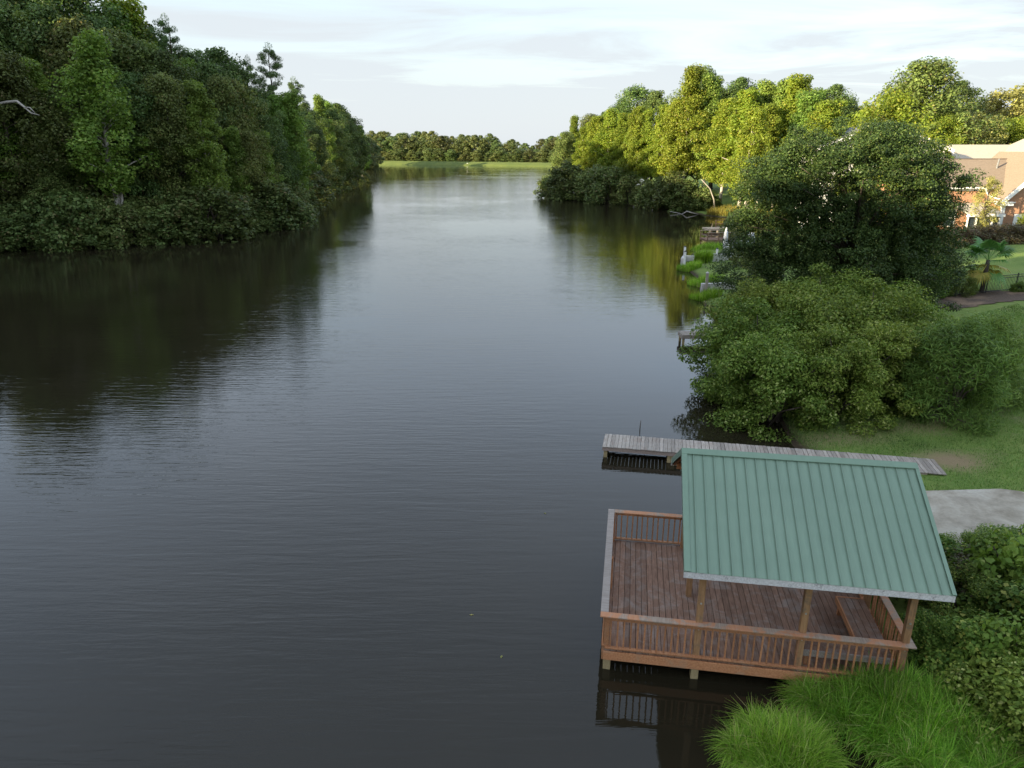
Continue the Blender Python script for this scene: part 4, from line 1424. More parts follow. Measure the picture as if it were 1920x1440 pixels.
    ('oak3', 'oak_tree', -52.3, 123.7, 23.4, 'dark green broadleaf tree, twelfth along the skyline row of the left woods', 'tree', 'trees of the left bank woods', 1.01),
    ('open', 'oak_tree', -52.3, 130.8, 25.0, 'open-branched dark tree, thirteenth along the skyline row of the left woods', 'tree', 'trees of the left bank woods', 0.89),
    ('oak1', 'oak_tree', -50.1, 131.3, 25.6, 'dark green broadleaf tree, fourteenth along the skyline row of the left woods', 'tree', 'trees of the left bank woods', 1.07),
    ('oak2', 'oak_tree', -47.4, 131.4, 23.5, 'dark green broadleaf tree, fifteenth along the skyline row of the left woods', 'tree', 'trees of the left bank woods', 1.05),
    ('open', 'oak_tree', -45.2, 144.8, 21.7, 'open-branched dark tree, sixteenth along the skyline row of the left woods', 'tree', 'trees of the left bank woods', 0.95),
    ('oak1', 'oak_tree', -52.2, 190.3, 21.9, 'dark green broadleaf tree, seventeenth along the skyline row of the left woods', 'tree', 'trees of the left bank woods', 0.85),
    ('oak1', 'oak_tree', -56.3, 222.5, 21.9, 'dark green broadleaf tree, eighteenth along the skyline row of the left woods', 'tree', 'trees of the left bank woods', 0.93),
    ('poplar0', 'oak_tree', -56.9, 234.1, 24.3, 'light green upright tree, nineteenth along the skyline row of the left woods', 'tree', 'trees of the left bank woods', 0.91),
    ('oak3', 'oak_tree', -56.2, 243.2, 24.2, 'dark green broadleaf tree, twentieth along the skyline row of the left woods', 'tree', 'trees of the left bank woods', 1.09),
    ('oak3', 'oak_tree', -55.1, 253.2, 22.1, 'dark green broadleaf tree, twenty-first along the skyline row of the left woods', 'tree', 'trees of the left bank woods', 0.91),
    ('open', 'oak_tree', -57.1, 270.2, 19.1, 'open-branched dark tree, twenty-second along the skyline row of the left woods', 'tree', 'trees of the left bank woods', 0.86),
    ('poplar2', 'oak_tree', -57.1, 282.0, 20.2, 'light green upright tree, twenty-third along the skyline row of the left woods', 'tree', 'trees of the left bank woods', 1.09),
    ('shore0', 'shore_shrub', -62.2, 85.8, 3.5, 'olive green waterline shrub, first along the left bank from its near edge', 'shrub', 'waterline shrubs of the left bank', 1.23),
    ('shore0', 'shore_shrub', -61.4, 86.4, 2.5, 'olive green waterline shrub, second along the left bank from its near edge', 'shrub', 'waterline shrubs of the left bank', 1.39),
    ('shore0', 'shore_shrub', -59.3, 86.8, 5.5, 'olive green waterline shrub, third along the left bank from its near edge', 'shrub', 'waterline shrubs of the left bank', 1.29),
    ('shore2', 'shore_shrub', -58.8, 86.9, 2.9, 'olive green waterline shrub, fourth along the left bank from its near edge', 'shrub', 'waterline shrubs of the left bank', 1.45),
    ('shore0', 'shore_shrub', -57.0, 88.1, 5.9, 'olive green waterline shrub, fifth along the left bank from its near edge', 'shrub', 'waterline shrubs of the left bank', 1.1),
    ('shore2', 'shore_shrub', -55.7, 87.8, 3.7, 'olive green waterline shrub, sixth along the left bank from its near edge', 'shrub', 'waterline shrubs of the left bank', 1.19),
    ('shore1', 'shore_shrub', -53.4, 87.5, 7.3, 'olive green waterline shrub, seventh along the left bank from its near edge', 'shrub', 'waterline shrubs of the left bank', 1.02),
    ('shore0', 'shore_shrub', -52.6, 88.8, 5.9, 'olive green waterline shrub, eighth along the left bank from its near edge', 'shrub', 'waterline shrubs of the left bank', 1.2),
    ('shore0', 'shore_shrub', -51.8, 90.1, 5.7, 'olive green waterline shrub, ninth along the left bank from its near edge', 'shrub', 'waterline shrubs of the left bank', 1.07),
    ('shore1', 'shore_shrub', -50.6, 90.8, 2.5, 'olive green waterline shrub, tenth along the left bank from its near edge', 'shrub', 'waterline shrubs of the left bank', 1.19),
    ('shore2', 'shore_shrub', -48.4, 90.0, 5.8, 'olive green waterline shrub, eleventh along the left bank from its near edge', 'shrub', 'waterline shrubs of the left bank', 1.02),
    ('shore0', 'shore_shrub', -47.3, 90.9, 3.7, 'olive green waterline shrub, twelfth along the left bank from its near edge', 'shrub', 'waterline shrubs of the left bank', 1.27),
    ('shore2', 'shore_shrub', -46.5, 92.9, 3.2, 'olive green waterline shrub, thirteenth along the left bank from its near edge', 'shrub', 'waterline shrubs of the left bank', 1.15),
    ('shore1', 'shore_shrub', -44.3, 93.2, 5.4, 'olive green waterline shrub, fourteenth along the left bank from its near edge', 'shrub', 'waterline shrubs of the left bank', 1.13),
    ('shore2', 'shore_shrub', -43.6, 96.3, 6.2, 'olive green waterline shrub, fifteenth along the left bank from its near edge', 'shrub', 'waterline shrubs of the left bank', 1.04),
    ('shore0', 'shore_shrub', -42.9, 97.2, 4.0, 'olive green waterline shrub, sixteenth along the left bank from its near edge', 'shrub', 'waterline shrubs of the left bank', 1.29),
    ('shore1', 'shore_shrub', -40.4, 96.7, 7.4, 'olive green waterline shrub, seventeenth along the left bank from its near edge', 'shrub', 'waterline shrubs of the left bank', 1.43),
    ('shore1', 'shore_shrub', -40.1, 99.9, 3.3, 'olive green waterline shrub, eighteenth along the left bank from its near edge', 'shrub', 'waterline shrubs of the left bank', 1.09),
    ('shore1', 'shore_shrub', -39.6, 103.4, 4.0, 'olive green waterline shrub, nineteenth along the left bank from its near edge', 'shrub', 'waterline shrubs of the left bank', 1.37),
    ('shore2', 'shore_shrub', -38.6, 105.7, 2.5, 'olive green waterline shrub, twentieth along the left bank from its near edge', 'shrub', 'waterline shrubs of the left bank', 1.32),
    ('shore0', 'shore_shrub', -36.7, 105.8, 2.9, 'olive green waterline shrub, twenty-first along the left bank from its near edge', 'shrub', 'waterline shrubs of the left bank', 1.36),
    ('shore2', 'shore_shrub', -36.2, 110.4, 7.0, 'olive green waterline shrub, twenty-second along the left bank from its near edge', 'shrub', 'waterline shrubs of the left bank', 1.17),
    ('shore2', 'shore_shrub', -37.6, 117.7, 5.5, 'olive green waterline shrub, twenty-third along the left bank from its near edge', 'shrub', 'waterline shrubs of the left bank', 1.3),
    ('shore2', 'shore_shrub', -37.9, 122.7, 6.6, 'olive green waterline shrub, twenty-fourth along the left bank from its near edge', 'shrub', 'waterline shrubs of the left bank', 1.04),
    ('shore1', 'shore_shrub', -40.2, 135.0, 5.4, 'olive green waterline shrub, twenty-fifth along the left bank from its near edge', 'shrub', 'waterline shrubs of the left bank', 1.28),
    ('shore1', 'shore_shrub', -41.0, 138.1, 3.7, 'olive green waterline shrub, twenty-sixth along the left bank from its near edge', 'shrub', 'waterline shrubs of the left bank', 1.17),
    ('shore0', 'shore_shrub', -46.0, 161.9, 2.5, 'olive green waterline shrub, twenty-seventh along the left bank from its near edge', 'shrub', 'waterline shrubs of the left bank', 1.09),
    ('shore0', 'shore_shrub', -48.9, 182.1, 3.4, 'olive green waterline shrub, twenty-eighth along the left bank from its near edge', 'shrub', 'waterline shrubs of the left bank', 1.4),
    ('shore2', 'shore_shrub', -50.2, 195.3, 4.4, 'olive green waterline shrub, twenty-ninth along the left bank from its near edge', 'shrub', 'waterline shrubs of the left bank', 1.26),
    ('shore2', 'shore_shrub', -50.2, 204.4, 5.1, 'olive green waterline shrub, thirtieth along the left bank from its near edge', 'shrub', 'waterline shrubs of the left bank', 1.11),
    ('shore2', 'shore_shrub', -49.8, 208.6, 2.5, 'olive green waterline shrub, thirty-first along the left bank from its near edge', 'shrub', 'waterline shrubs of the left bank', 1.02),
    ('shore2', 'shore_shrub', -49.6, 219.6, 3.5, 'olive green waterline shrub, thirty-second along the left bank from its near edge', 'shrub', 'waterline shrubs of the left bank', 1.2),
    ('shore1', 'shore_shrub', -50.2, 229.9, 2.6, 'olive green waterline shrub, thirty-third along the left bank from its near edge', 'shrub', 'waterline shrubs of the left bank', 1.39),
    ('shore0', 'shore_shrub', -51.8, 247.5, 3.0, 'olive green waterline shrub, thirty-fourth along the left bank from its near edge', 'shrub', 'waterline shrubs of the left bank', 1.32),
    ('shore2', 'shore_shrub', -52.7, 259.7, 3.8, 'olive green waterline shrub, thirty-fifth along the left bank from its near edge', 'shrub', 'waterline shrubs of the left bank', 1.26),
    ('shore2', 'shore_shrub', -63.7, 88.6, 6.4, 'taller shrub behind the waterline shrubs, first along the left bank from its near edge', 'shrub', 'taller shrubs of the left bank', 1.25),
    ('shore2', 'shore_shrub', -61.0, 89.2, 5.1, 'taller shrub behind the waterline shrubs, second along the left bank from its near edge', 'shrub', 'taller shrubs of the left bank', 1.25),
    ('shore0', 'shore_shrub', -58.0, 90.6, 5.2, 'taller shrub behind the waterline shrubs, third along the left bank from its near edge', 'shrub', 'taller shrubs of the left bank', 1.25),
    ('shore1', 'shore_shrub', -55.3, 91.8, 6.8, 'taller shrub behind the waterline shrubs, fourth along the left bank from its near edge', 'shrub', 'taller shrubs of the left bank', 1.25),
    ('shore0', 'shore_shrub', -52.2, 93.1, 5.3, 'taller shrub behind the waterline shrubs, fifth along the left bank from its near edge', 'shrub', 'taller shrubs of the left bank', 1.25),
    ('shore2', 'shore_shrub', -49.9, 93.9, 5.8, 'taller shrub behind the waterline shrubs, sixth along the left bank from its near edge', 'shrub', 'taller shrubs of the left bank', 1.25),
    ('shore2', 'shore_shrub', -46.6, 96.1, 5.2, 'taller shrub behind the waterline shrubs, seventh along the left bank from its near edge', 'shrub', 'taller shrubs of the left bank', 1.25),
    ('shore0', 'shore_shrub', -44.5, 98.5, 5.2, 'taller shrub behind the waterline shrubs, eighth along the left bank from its near edge', 'shrub', 'taller shrubs of the left bank', 1.25),
    ('shore0', 'shore_shrub', -41.6, 101.4, 6.5, 'taller shrub behind the waterline shrubs, ninth along the left bank from its near edge', 'shrub', 'taller shrubs of the left bank', 1.25),
    ('shore2', 'shore_shrub', -39.8, 105.7, 5.2, 'taller shrub behind the waterline shrubs, tenth along the left bank from its near edge', 'shrub', 'taller shrubs of the left bank', 1.25),
    ('shore1', 'shore_shrub', -37.2, 110.7, 7.3, 'taller shrub behind the waterline shrubs, eleventh along the left bank from its near edge', 'shrub', 'taller shrubs of the left bank', 1.25),
    ('shore1', 'shore_shrub', -38.9, 126.9, 5.3, 'taller shrub behind the waterline shrubs, twelfth along the left bank from its near edge', 'shrub', 'taller shrubs of the left bank', 1.25),
    ('shore0', 'shore_shrub', -44.1, 152.5, 8.3, 'taller shrub behind the waterline shrubs, thirteenth along the left bank from its near edge', 'shrub', 'taller shrubs of the left bank', 1.25),
    ('shore0', 'shore_shrub', -50.9, 199.6, 8.1, 'taller shrub behind the waterline shrubs, fourteenth along the left bank from its near edge', 'shrub', 'taller shrubs of the left bank', 1.25),
    ('shore1', 'shore_shrub', -50.3, 215.6, 6.3, 'taller shrub behind the waterline shrubs, fifteenth along the left bank from its near edge', 'shrub', 'taller shrubs of the left bank', 1.25),
    ('far0', 'distant_tree', -102.1, 470, 16.2, 'rounded distant tree just behind the left point', 'tree', 'trees beyond the left point', 1.2),
    ('far1', 'distant_tree', -91.6, 440, 16.9, 'pale distant tree at the waterline right of the left point', 'tree', 'trees beyond the left point', 1.2),
    ('far2', 'distant_tree', -96.9, 500, 19.4, 'distant tree topping the group beyond the left point', 'tree', 'trees beyond the left point', 1.2),
    ('far0', 'distant_tree', -85.1, 430, 14.9, 'lit low distant tree at the waterline beyond the left point', 'tree', 'trees beyond the left point', 1.2),
    ('far1', 'distant_tree', -97.5, 520, 16.8, 'distant tree where the dam meets the left shore', 'tree', 'trees beyond the left point', 1.2),
    ('far0', 'distant_tree', -90.8, 400, 24, 'distant tree mostly hidden behind the left point, first towards the dam', 'tree', 'trees hidden beyond the left point', 1.3),  # this hidden group is added to cast shade on the dam's left part
    ('far1', 'distant_tree', -93.1, 430, 25, 'distant tree mostly hidden behind the left point, second towards the dam', 'tree', 'trees hidden beyond the left point', 1.3),
    ('far2', 'distant_tree', -106.1, 440, 26, 'distant tree mostly hidden behind the left point, third towards the dam', 'tree', 'trees hidden beyond the left point', 1.3),
    ('far0', 'distant_tree', -104.0, 470, 24, 'distant tree mostly hidden behind the left point, fourth towards the dam', 'tree', 'trees hidden beyond the left point', 1.3),
    ('far1', 'distant_tree', -117.0, 500, 25, 'distant tree mostly hidden behind the left point, fifth towards the dam', 'tree', 'trees hidden beyond the left point', 1.3),
    ('far2', 'distant_tree', -107.7, 520, 22, 'distant tree mostly hidden behind the left point, sixth towards the dam', 'tree', 'trees hidden beyond the left point', 1.3),
    ('far0', 'distant_tree', -119.2, 480, 25, 'distant tree mostly hidden behind the left point, seventh towards the dam', 'tree', 'trees hidden beyond the left point', 1.3),
    ('far1', 'distant_tree', -108.7, 604.1, 19.7, 'distant broadleaf tree, first in the front row behind the dam from its left end', 'tree', 'trees behind the dam', 1.54),
    ('far2', 'distant_tree', -107.4, 603.6, 18.4, 'distant broadleaf tree, second in the front row behind the dam from its left end', 'tree', 'trees behind the dam', 1.59),
    ('far2', 'distant_tree', -97.4, 599.9, 19.1, 'distant broadleaf tree, third in the front row behind the dam from its left end', 'tree', 'trees behind the dam', 1.2),
    ('far0', 'distant_tree', -84.4, 595.1, 20.0, 'distant broadleaf tree, fourth in the front row behind the dam from its left end', 'tree', 'trees behind the dam', 1.45),
    ('far0', 'distant_tree', -77.6, 592.5, 18.5, 'distant broadleaf tree, fifth in the front row behind the dam from its left end', 'tree', 'trees behind the dam', 1.33),
    ('far1', 'distant_tree', -69.4, 589.4, 17.4, 'distant broadleaf tree, sixth in the front row behind the dam from its left end', 'tree', 'trees behind the dam', 1.3),
    ('far0', 'distant_tree', -59.7, 585.6, 18.2, 'distant broadleaf tree, seventh in the front row behind the dam from its left end', 'tree', 'trees behind the dam', 1.57),
    ('far1', 'distant_tree', -54.7, 583.7, 19.2, 'distant broadleaf tree, eighth in the front row behind the dam from its left end', 'tree', 'trees behind the dam', 1.38),
    ('far2', 'distant_tree', -43.7, 579.3, 13.6, 'distant broadleaf tree, ninth in the front row behind the dam from its left end', 'tree', 'trees behind the dam', 1.22),
    ('far2', 'distant_tree', -36.9, 576.6, 18.6, 'distant broadleaf tree, tenth in the front row behind the dam from its left end', 'tree', 'trees behind the dam', 1.26),
    ('far1', 'distant_tree', -28.1, 573.1, 19.7, 'distant broadleaf tree, eleventh in the front row behind the dam from its left end', 'tree', 'trees behind the dam', 1.43),
    ('far2', 'distant_tree', -21.0, 570.2, 17.2, 'distant broadleaf tree, twelfth in the front row behind the dam from its left end', 'tree', 'trees behind the dam', 1.21),
    ('far0', 'distant_tree', -12.0, 566.5, 16.3, 'distant broadleaf tree, thirteenth in the front row behind the dam from its left end', 'tree', 'trees behind the dam', 1.18),
    ('far0', 'distant_tree', -4.4, 563.3, 13.6, 'distant broadleaf tree, fourteenth in the front row behind the dam from its left end', 'tree', 'trees behind the dam', 1.55),
    ('far2', 'distant_tree', 0.9, 561.1, 13.7, 'distant broadleaf tree, fifteenth in the front row behind the dam from its left end', 'tree', 'trees behind the dam', 1.18),
    ('far1', 'distant_tree', 9.9, 557.3, 9.0, 'distant broadleaf tree, sixteenth in the front row behind the dam from its left end', 'tree', 'trees behind the dam', 1.39),
    ('far2', 'distant_tree', 18.0, 553.8, 9.9, 'distant broadleaf tree, seventeenth in the front row behind the dam from its left end', 'tree', 'trees behind the dam', 1.36),
    ('far2', 'distant_tree', 27.2, 549.8, 15.7, 'distant broadleaf tree, eighteenth in the front row behind the dam from its left end', 'tree', 'trees behind the dam', 1.34),
    ('far1', 'distant_tree', 31.7, 547.6, 17.7, 'distant broadleaf tree, nineteenth in the front row behind the dam from its left end', 'tree', 'trees behind the dam', 1.44),
    ('far1', 'distant_tree', 38.2, 542.3, 17.6, 'distant broadleaf tree, twentieth in the front row behind the dam from its left end', 'tree', 'trees behind the dam', 1.54),
    ('far2', 'distant_tree', 47.5, 534.6, 13.2, 'distant broadleaf tree, twenty-first in the front row behind the dam from its left end', 'tree', 'trees behind the dam', 1.18),
    ('far0', 'distant_tree', 52.4, 530.4, 13.6, 'distant broadleaf tree, twenty-second in the front row behind the dam from its left end', 'tree', 'trees behind the dam', 1.49),
    ('far0', 'distant_tree', -137.2, 648.3, 20.0, 'distant broadleaf tree, first in the back row behind the dam from its left end', 'tree', 'trees behind the dam', 1.39),
    ('far0', 'distant_tree', -130.1, 645.8, 23.2, 'distant broadleaf tree, second in the back row behind the dam from its left end', 'tree', 'trees behind the dam', 1.28),
    ('far0', 'distant_tree', -119.8, 642.1, 24.0, 'distant broadleaf tree, third in the back row behind the dam from its left end', 'tree', 'trees behind the dam', 1.18),
    ('far0', 'distant_tree', -112.1, 639.2, 23.1, 'distant broadleaf tree, fourth in the back row behind the dam from its left end', 'tree', 'trees behind the dam', 1.34),
    ('far2', 'distant_tree', -109.0, 638.1, 23.7, 'distant broadleaf tree, fifth in the back row behind the dam from its left end', 'tree', 'trees behind the dam', 1.44),
    ('far1', 'distant_tree', -94.7, 632.8, 21.6, 'distant broadleaf tree, sixth in the back row behind the dam from its left end', 'tree', 'trees behind the dam', 1.53),
    ('far2', 'distant_tree', -90.7, 631.3, 22.5, 'distant broadleaf tree, seventh in the back row behind the dam from its left end', 'tree', 'trees behind the dam', 1.41),
    ('far1', 'distant_tree', -79.3, 627.0, 23.2, 'distant broadleaf tree, eighth in the back row behind the dam from its left end', 'tree', 'trees behind the dam', 1.23),
    ('far1', 'distant_tree', -72.7, 624.4, 22.9, 'distant broadleaf tree, ninth in the back row behind the dam from its left end', 'tree', 'trees behind the dam', 1.39),
    ('far0', 'distant_tree', -66.1, 621.9, 23.4, 'distant broadleaf tree, tenth in the back row behind the dam from its left end', 'tree', 'trees behind the dam', 1.29),
    ('far2', 'distant_tree', -55.0, 617.5, 19.8, 'distant broadleaf tree, eleventh in the back row behind the dam from its left end', 'tree', 'trees behind the dam', 1.25),
    ('far0', 'distant_tree', -49.0, 615.2, 19.4, 'distant broadleaf tree, twelfth in the back row behind the dam from its left end', 'tree', 'trees behind the dam', 1.18),
    ('far1', 'distant_tree', -41.2, 612.1, 20.5, 'distant broadleaf tree, thirteenth in the back row behind the dam from its left end', 'tree', 'trees behind the dam', 1.46),
    ('far0', 'distant_tree', -35.8, 609.9, 19.9, 'distant broadleaf tree, fourteenth in the back row behind the dam from its left end', 'tree', 'trees behind the dam', 1.32),
    ('far0', 'distant_tree', -25.4, 605.7, 19.9, 'distant broadleaf tree, fifteenth in the back row behind the dam from its left end', 'tree', 'trees behind the dam', 1.21),
    ('far0', 'distant_tree', -17.8, 602.6, 21.4, 'distant broadleaf tree, sixteenth in the back row behind the dam from its left end', 'tree', 'trees behind the dam', 1.2),
    ('far0', 'distant_tree', -12.5, 600.4, 17.9, 'distant broadleaf tree, seventeenth in the back row behind the dam from its left end', 'tree', 'trees behind the dam', 1.23),
    ('far0', 'distant_tree', -2.1, 596.0, 16.1, 'distant broadleaf tree, eighteenth in the back row behind the dam from its left end', 'tree', 'trees behind the dam', 1.22),
    ('far0', 'distant_tree', 0.5, 595.0, 17.1, 'distant broadleaf tree, nineteenth in the back row behind the dam from its left end', 'tree', 'trees behind the dam', 1.27),
    ('far1', 'distant_tree', 9.8, 591.0, 14.0, 'distant broadleaf tree, twentieth in the back row behind the dam from its left end', 'tree', 'trees behind the dam', 1.48),
    ('far1', 'distant_tree', 16.5, 588.1, 12.2, 'distant broadleaf tree, twenty-first in the back row behind the dam from its left end', 'tree', 'trees behind the dam', 1.26),
    ('far2', 'distant_tree', 23.5, 585.1, 17.3, 'distant broadleaf tree, twenty-second in the back row behind the dam from its left end', 'tree', 'trees behind the dam', 1.19),
    ('far0', 'distant_tree', 30.6, 582.0, 19.2, 'distant broadleaf tree, twenty-third in the back row behind the dam from its left end', 'tree', 'trees behind the dam', 1.34),
    ('far0', 'distant_tree', 34.1, 580.0, 18.4, 'distant broadleaf tree, twenty-fourth in the back row behind the dam from its left end', 'tree', 'trees behind the dam', 1.53),
    ('far0', 'distant_tree', 42.6, 573.1, 17.9, 'distant broadleaf tree, twenty-fifth in the back row behind the dam from its left end', 'tree', 'trees behind the dam', 1.36),
    ('far2', 'distant_tree', 50.2, 566.7, 18.5, 'distant broadleaf tree, twenty-sixth in the back row behind the dam from its left end', 'tree', 'trees behind the dam', 1.2),
    ('far2', 'distant_tree', -110.1, 594.9, 11.0, 'low pale bushy tree, first along the foot of the trees behind the dam', 'tree', 'low trees behind the dam', 1.9),
    ('far2', 'distant_tree', -101.7, 591.7, 8.5, 'low pale bushy tree, second along the foot of the trees behind the dam', 'tree', 'low trees behind the dam', 1.9),
    ('far1', 'distant_tree', -97.7, 590.1, 7.7, 'low pale bushy tree, third along the foot of the trees behind the dam', 'tree', 'low trees behind the dam', 1.9),
    ('far2', 'distant_tree', -91.9, 587.9, 8.6, 'low pale bushy tree, fourth along the foot of the trees behind the dam', 'tree', 'low trees behind the dam', 1.9),
    ('far1', 'distant_tree', -86.2, 585.7, 10.7, 'low pale bushy tree, fifth along the foot of the trees behind the dam', 'tree', 'low trees behind the dam', 1.9),
    ('far0', 'distant_tree', -78.5, 582.6, 9.0, 'low pale bushy tree, sixth along the foot of the trees behind the dam', 'tree', 'low trees behind the dam', 1.9),
    ('far0', 'distant_tree', -72.6, 580.3, 8.0, 'low pale bushy tree, seventh along the foot of the trees behind the dam', 'tree', 'low trees behind the dam', 1.9),
    ('far2', 'distant_tree', -63.8, 576.8, 10.4, 'low pale bushy tree, eighth along the foot of the trees behind the dam', 'tree', 'low trees behind the dam', 1.9),
    ('far0', 'distant_tree', -59.6, 575.1, 7.4, 'low pale bushy tree, ninth along the foot of the trees behind the dam', 'tree', 'low trees behind the dam', 1.9),
    ('far1', 'distant_tree', -54.9, 573.2, 10.3, 'low pale bushy tree, tenth along the foot of the trees behind the dam', 'tree', 'low trees behind the dam', 1.9),
    ('far0', 'distant_tree', -46.6, 569.8, 9.5, 'low pale bushy tree, eleventh along the foot of the trees behind the dam', 'tree', 'low trees behind the dam', 1.9),
    ('far2', 'distant_tree', -46.1, 569.6, 7.7, 'low pale bushy tree, twelfth along the foot of the trees behind the dam', 'tree', 'low trees behind the dam', 1.9),
    ('far0', 'distant_tree', -37.0, 565.8, 6.2, 'low pale bushy tree, thirteenth along the foot of the trees behind the dam', 'tree', 'low trees behind the dam', 1.9),
    ('far0', 'distant_tree', -34.2, 564.6, 8.1, 'low pale bushy tree, fourteenth along the foot of the trees behind the dam', 'tree', 'low trees behind the dam', 1.9),
    ('far2', 'distant_tree', -25.7, 561.0, 9.6, 'low pale bushy tree, fifteenth along the foot of the trees behind the dam', 'tree', 'low trees behind the dam', 1.9),
    ('far2', 'distant_tree', -17.1, 557.3, 8.1, 'low pale bushy tree, sixteenth along the foot of the trees behind the dam', 'tree', 'low trees behind the dam', 1.9),
    ('far1', 'distant_tree', -11.0, 554.7, 8.2, 'low pale bushy tree, seventeenth along the foot of the trees behind the dam', 'tree', 'low trees behind the dam', 1.9),
    ('far0', 'distant_tree', -8.3, 553.6, 11.0, 'low pale bushy tree, eighteenth along the foot of the trees behind the dam', 'tree', 'low trees behind the dam', 1.9),
    ('far2', 'distant_tree', -5.2, 552.2, 7.6, 'low pale bushy tree, nineteenth along the foot of the trees behind the dam', 'tree', 'low trees behind the dam', 1.9),
    ('far1', 'distant_tree', 2.6, 548.8, 9.7, 'low pale bushy tree, twentieth along the foot of the trees behind the dam', 'tree', 'low trees behind the dam', 1.9),
    ('far1', 'distant_tree', 5.6, 547.4, 9.7, 'low pale bushy tree, twenty-first along the foot of the trees behind the dam', 'tree', 'low trees behind the dam', 1.9),
    ('far1', 'distant_tree', 13.2, 544.0, 9.8, 'low pale bushy tree, twenty-second along the foot of the trees behind the dam', 'tree', 'low trees behind the dam', 1.9),
    ('far2', 'distant_tree', 20.0, 540.9, 7.5, 'low pale bushy tree, twenty-third along the foot of the trees behind the dam', 'tree', 'low trees behind the dam', 1.9),
    ('far2', 'distant_tree', 23.0, 539.5, 10.5, 'low pale bushy tree, twenty-fourth along the foot of the trees behind the dam', 'tree', 'low trees behind the dam', 1.9),
    ('far0', 'distant_tree', 30.3, 536.1, 9.9, 'low pale bushy tree, twenty-fifth along the foot of the trees behind the dam', 'tree', 'low trees behind the dam', 1.9),
    ('gold0', 'poplar_tree', 16.9, 205, 20.2, 'spiky lone tree top at the outer end of the right point', 'tree', 'trees of the right bank point', 0.8),
    ('olive0', 'oak_tree', 14.3, 200, 16.2, 'low hazy tree at the very tip of the right point', 'tree', 'trees of the right bank point', 1.0),
    ('gold1', 'poplar_tree', 18.4, 190, 16.3, 'yellow sunlit poplar nearest the tip of the right point', 'tree', 'trees of the right bank point', 1.2),
    ('gold2', 'poplar_tree', 20.8, 184, 18.4, 'second yellow poplar in from the tip of the right point', 'tree', 'trees of the right bank point', 1.2),
    ('gold0', 'poplar_tree', 23.3, 178, 19.3, 'third yellow poplar in from the tip of the right point', 'tree', 'trees of the right bank point', 1.2),
    ('gold1', 'poplar_tree', 25.6, 172, 18.2, 'fourth yellow poplar in from the tip of the right point', 'tree', 'trees of the right bank point', 1.1),
    ('oak0', 'oak_tree', 31.7, 195, 25.8, 'dark green tree rising behind the sunlit poplars of the right point', 'tree', 'trees of the right bank point', 1.0),
    ('oak1', 'oak_tree', 36.1, 192, 24.0, 'round dark crown behind the gap between sunlit poplars', 'tree', 'trees of the right bank point', 0.95),
    ('oak2', 'oak_tree', 28.2, 200, 22.1, 'dark crown behind the third and fourth yellow poplars', 'tree', 'trees of the right bank point', 0.9),
    ('gold2', 'poplar_tree', 27.1, 164, 19.7, 'slim sunlit poplar with a bare white trunk below the dark crowns', 'tree', 'trees of the right bank point', 0.85),
    ('gold0', 'poplar_tree', 29.3, 163, 18.7, 'slim sunlit poplar close beside the white-trunked one', 'tree', 'trees of the right bank point', 0.85),
    ('gold1', 'poplar_tree', 31.8, 158, 19.3, 'narrow golden poplar standing apart right of the slim pair', 'tree', 'trees of the right bank point', 0.85),
    ('gold2', 'poplar_tree', 33.6, 154, 20.6, 'sunlit poplar left of the tallest poplar on the point', 'tree', 'trees of the right bank point', 1.0),
    ('gold0', 'poplar_tree', 35.7, 152, 26.2, 'tallest golden poplar of the right point', 'tree', 'trees of the right bank point', 0.95),
    ('poplar0', 'poplar_tree', 39.6, 152, 24.4, 'tall greener poplar close right of the tallest golden one', 'tree', 'trees of the right bank point', 0.95),
    ('oak3', 'oak_tree', 52.7, 176, 24.6, 'dark rounded crown behind the tallest poplars', 'tree', 'trees of the right bank point', 1.0),
    ('oak0', 'oak_tree', 44.9, 180, 27.6, 'dark crown top peeping just behind the tallest golden poplar', 'tree', 'trees of the right bank point', 0.8),
    ('gold1', 'poplar_tree', 39.7, 140, 19.5, 'broad sunlit tree right of the tallest poplars', 'tree', 'trees of the right bank point', 1.25),
    ('gold2', 'poplar_tree', 41.7, 134, 20.8, 'sunlit tree leaning above the yellow grass bank', 'tree', 'trees of the right bank point', 1.25),
    ('poplar1', 'poplar_tree', 45.6, 136, 21.9, 'tall green-gold tree behind the bank with pale trunks', 'tree', 'trees of the right bank point', 1.2),
    ('gold0', 'poplar_tree', 40.4, 124, 14.7, 'lower sunlit tree above the pair of thick pale trunks', 'tree', 'trees of the right bank point', 1.4),
    ('poplar2', 'poplar_tree', 45.9, 128, 21.9, 'tall green tree left of the pointed green tree', 'tree', 'trees of the right bank point', 1.15),
    ('gold1', 'poplar_tree', 45.7, 122, 21.8, 'pointed bright green tree top above the viney tree', 'tree', 'trees of the right bank point', 1.1),
    ('poplar0', 'poplar_tree', 43.7, 112, 19.2, 'leafy green tree right of the pointed tree top', 'tree', 'trees of the right bank point', 1.1),
    ('gold2', 'poplar_tree', 41.5, 100, 16.7, 'bright yellow-green tree showing over the viney tree shoulder', 'tree', 'trees of the right bank point', 1.2),
    ('oak1', 'oak_tree', 63.3, 150, 21.2, 'dark blue-green crown on the skyline behind the bright yellow-green tree', 'tree', 'trees of the right bank point', 1.0),
    ('oak2', 'oak_tree', 70.7, 160, 18.8, 'lower dark crown sloping down the skyline to its right', 'tree', 'trees of the right bank point', 0.9),
    ('goldoak0', 'oak_tree', 52.0, 110, 16.0, 'orange-tinged yellow tree between the skyline dip and the tall oak', 'tree', 'trees of the right bank point', 1.0),
    ('olive1', 'oak_tree', 61.7, 125, 17.0, 'dull olive crown at the left foot of the tall right-hand oak', 'tree', 'trees of the right bank point', 1.0),
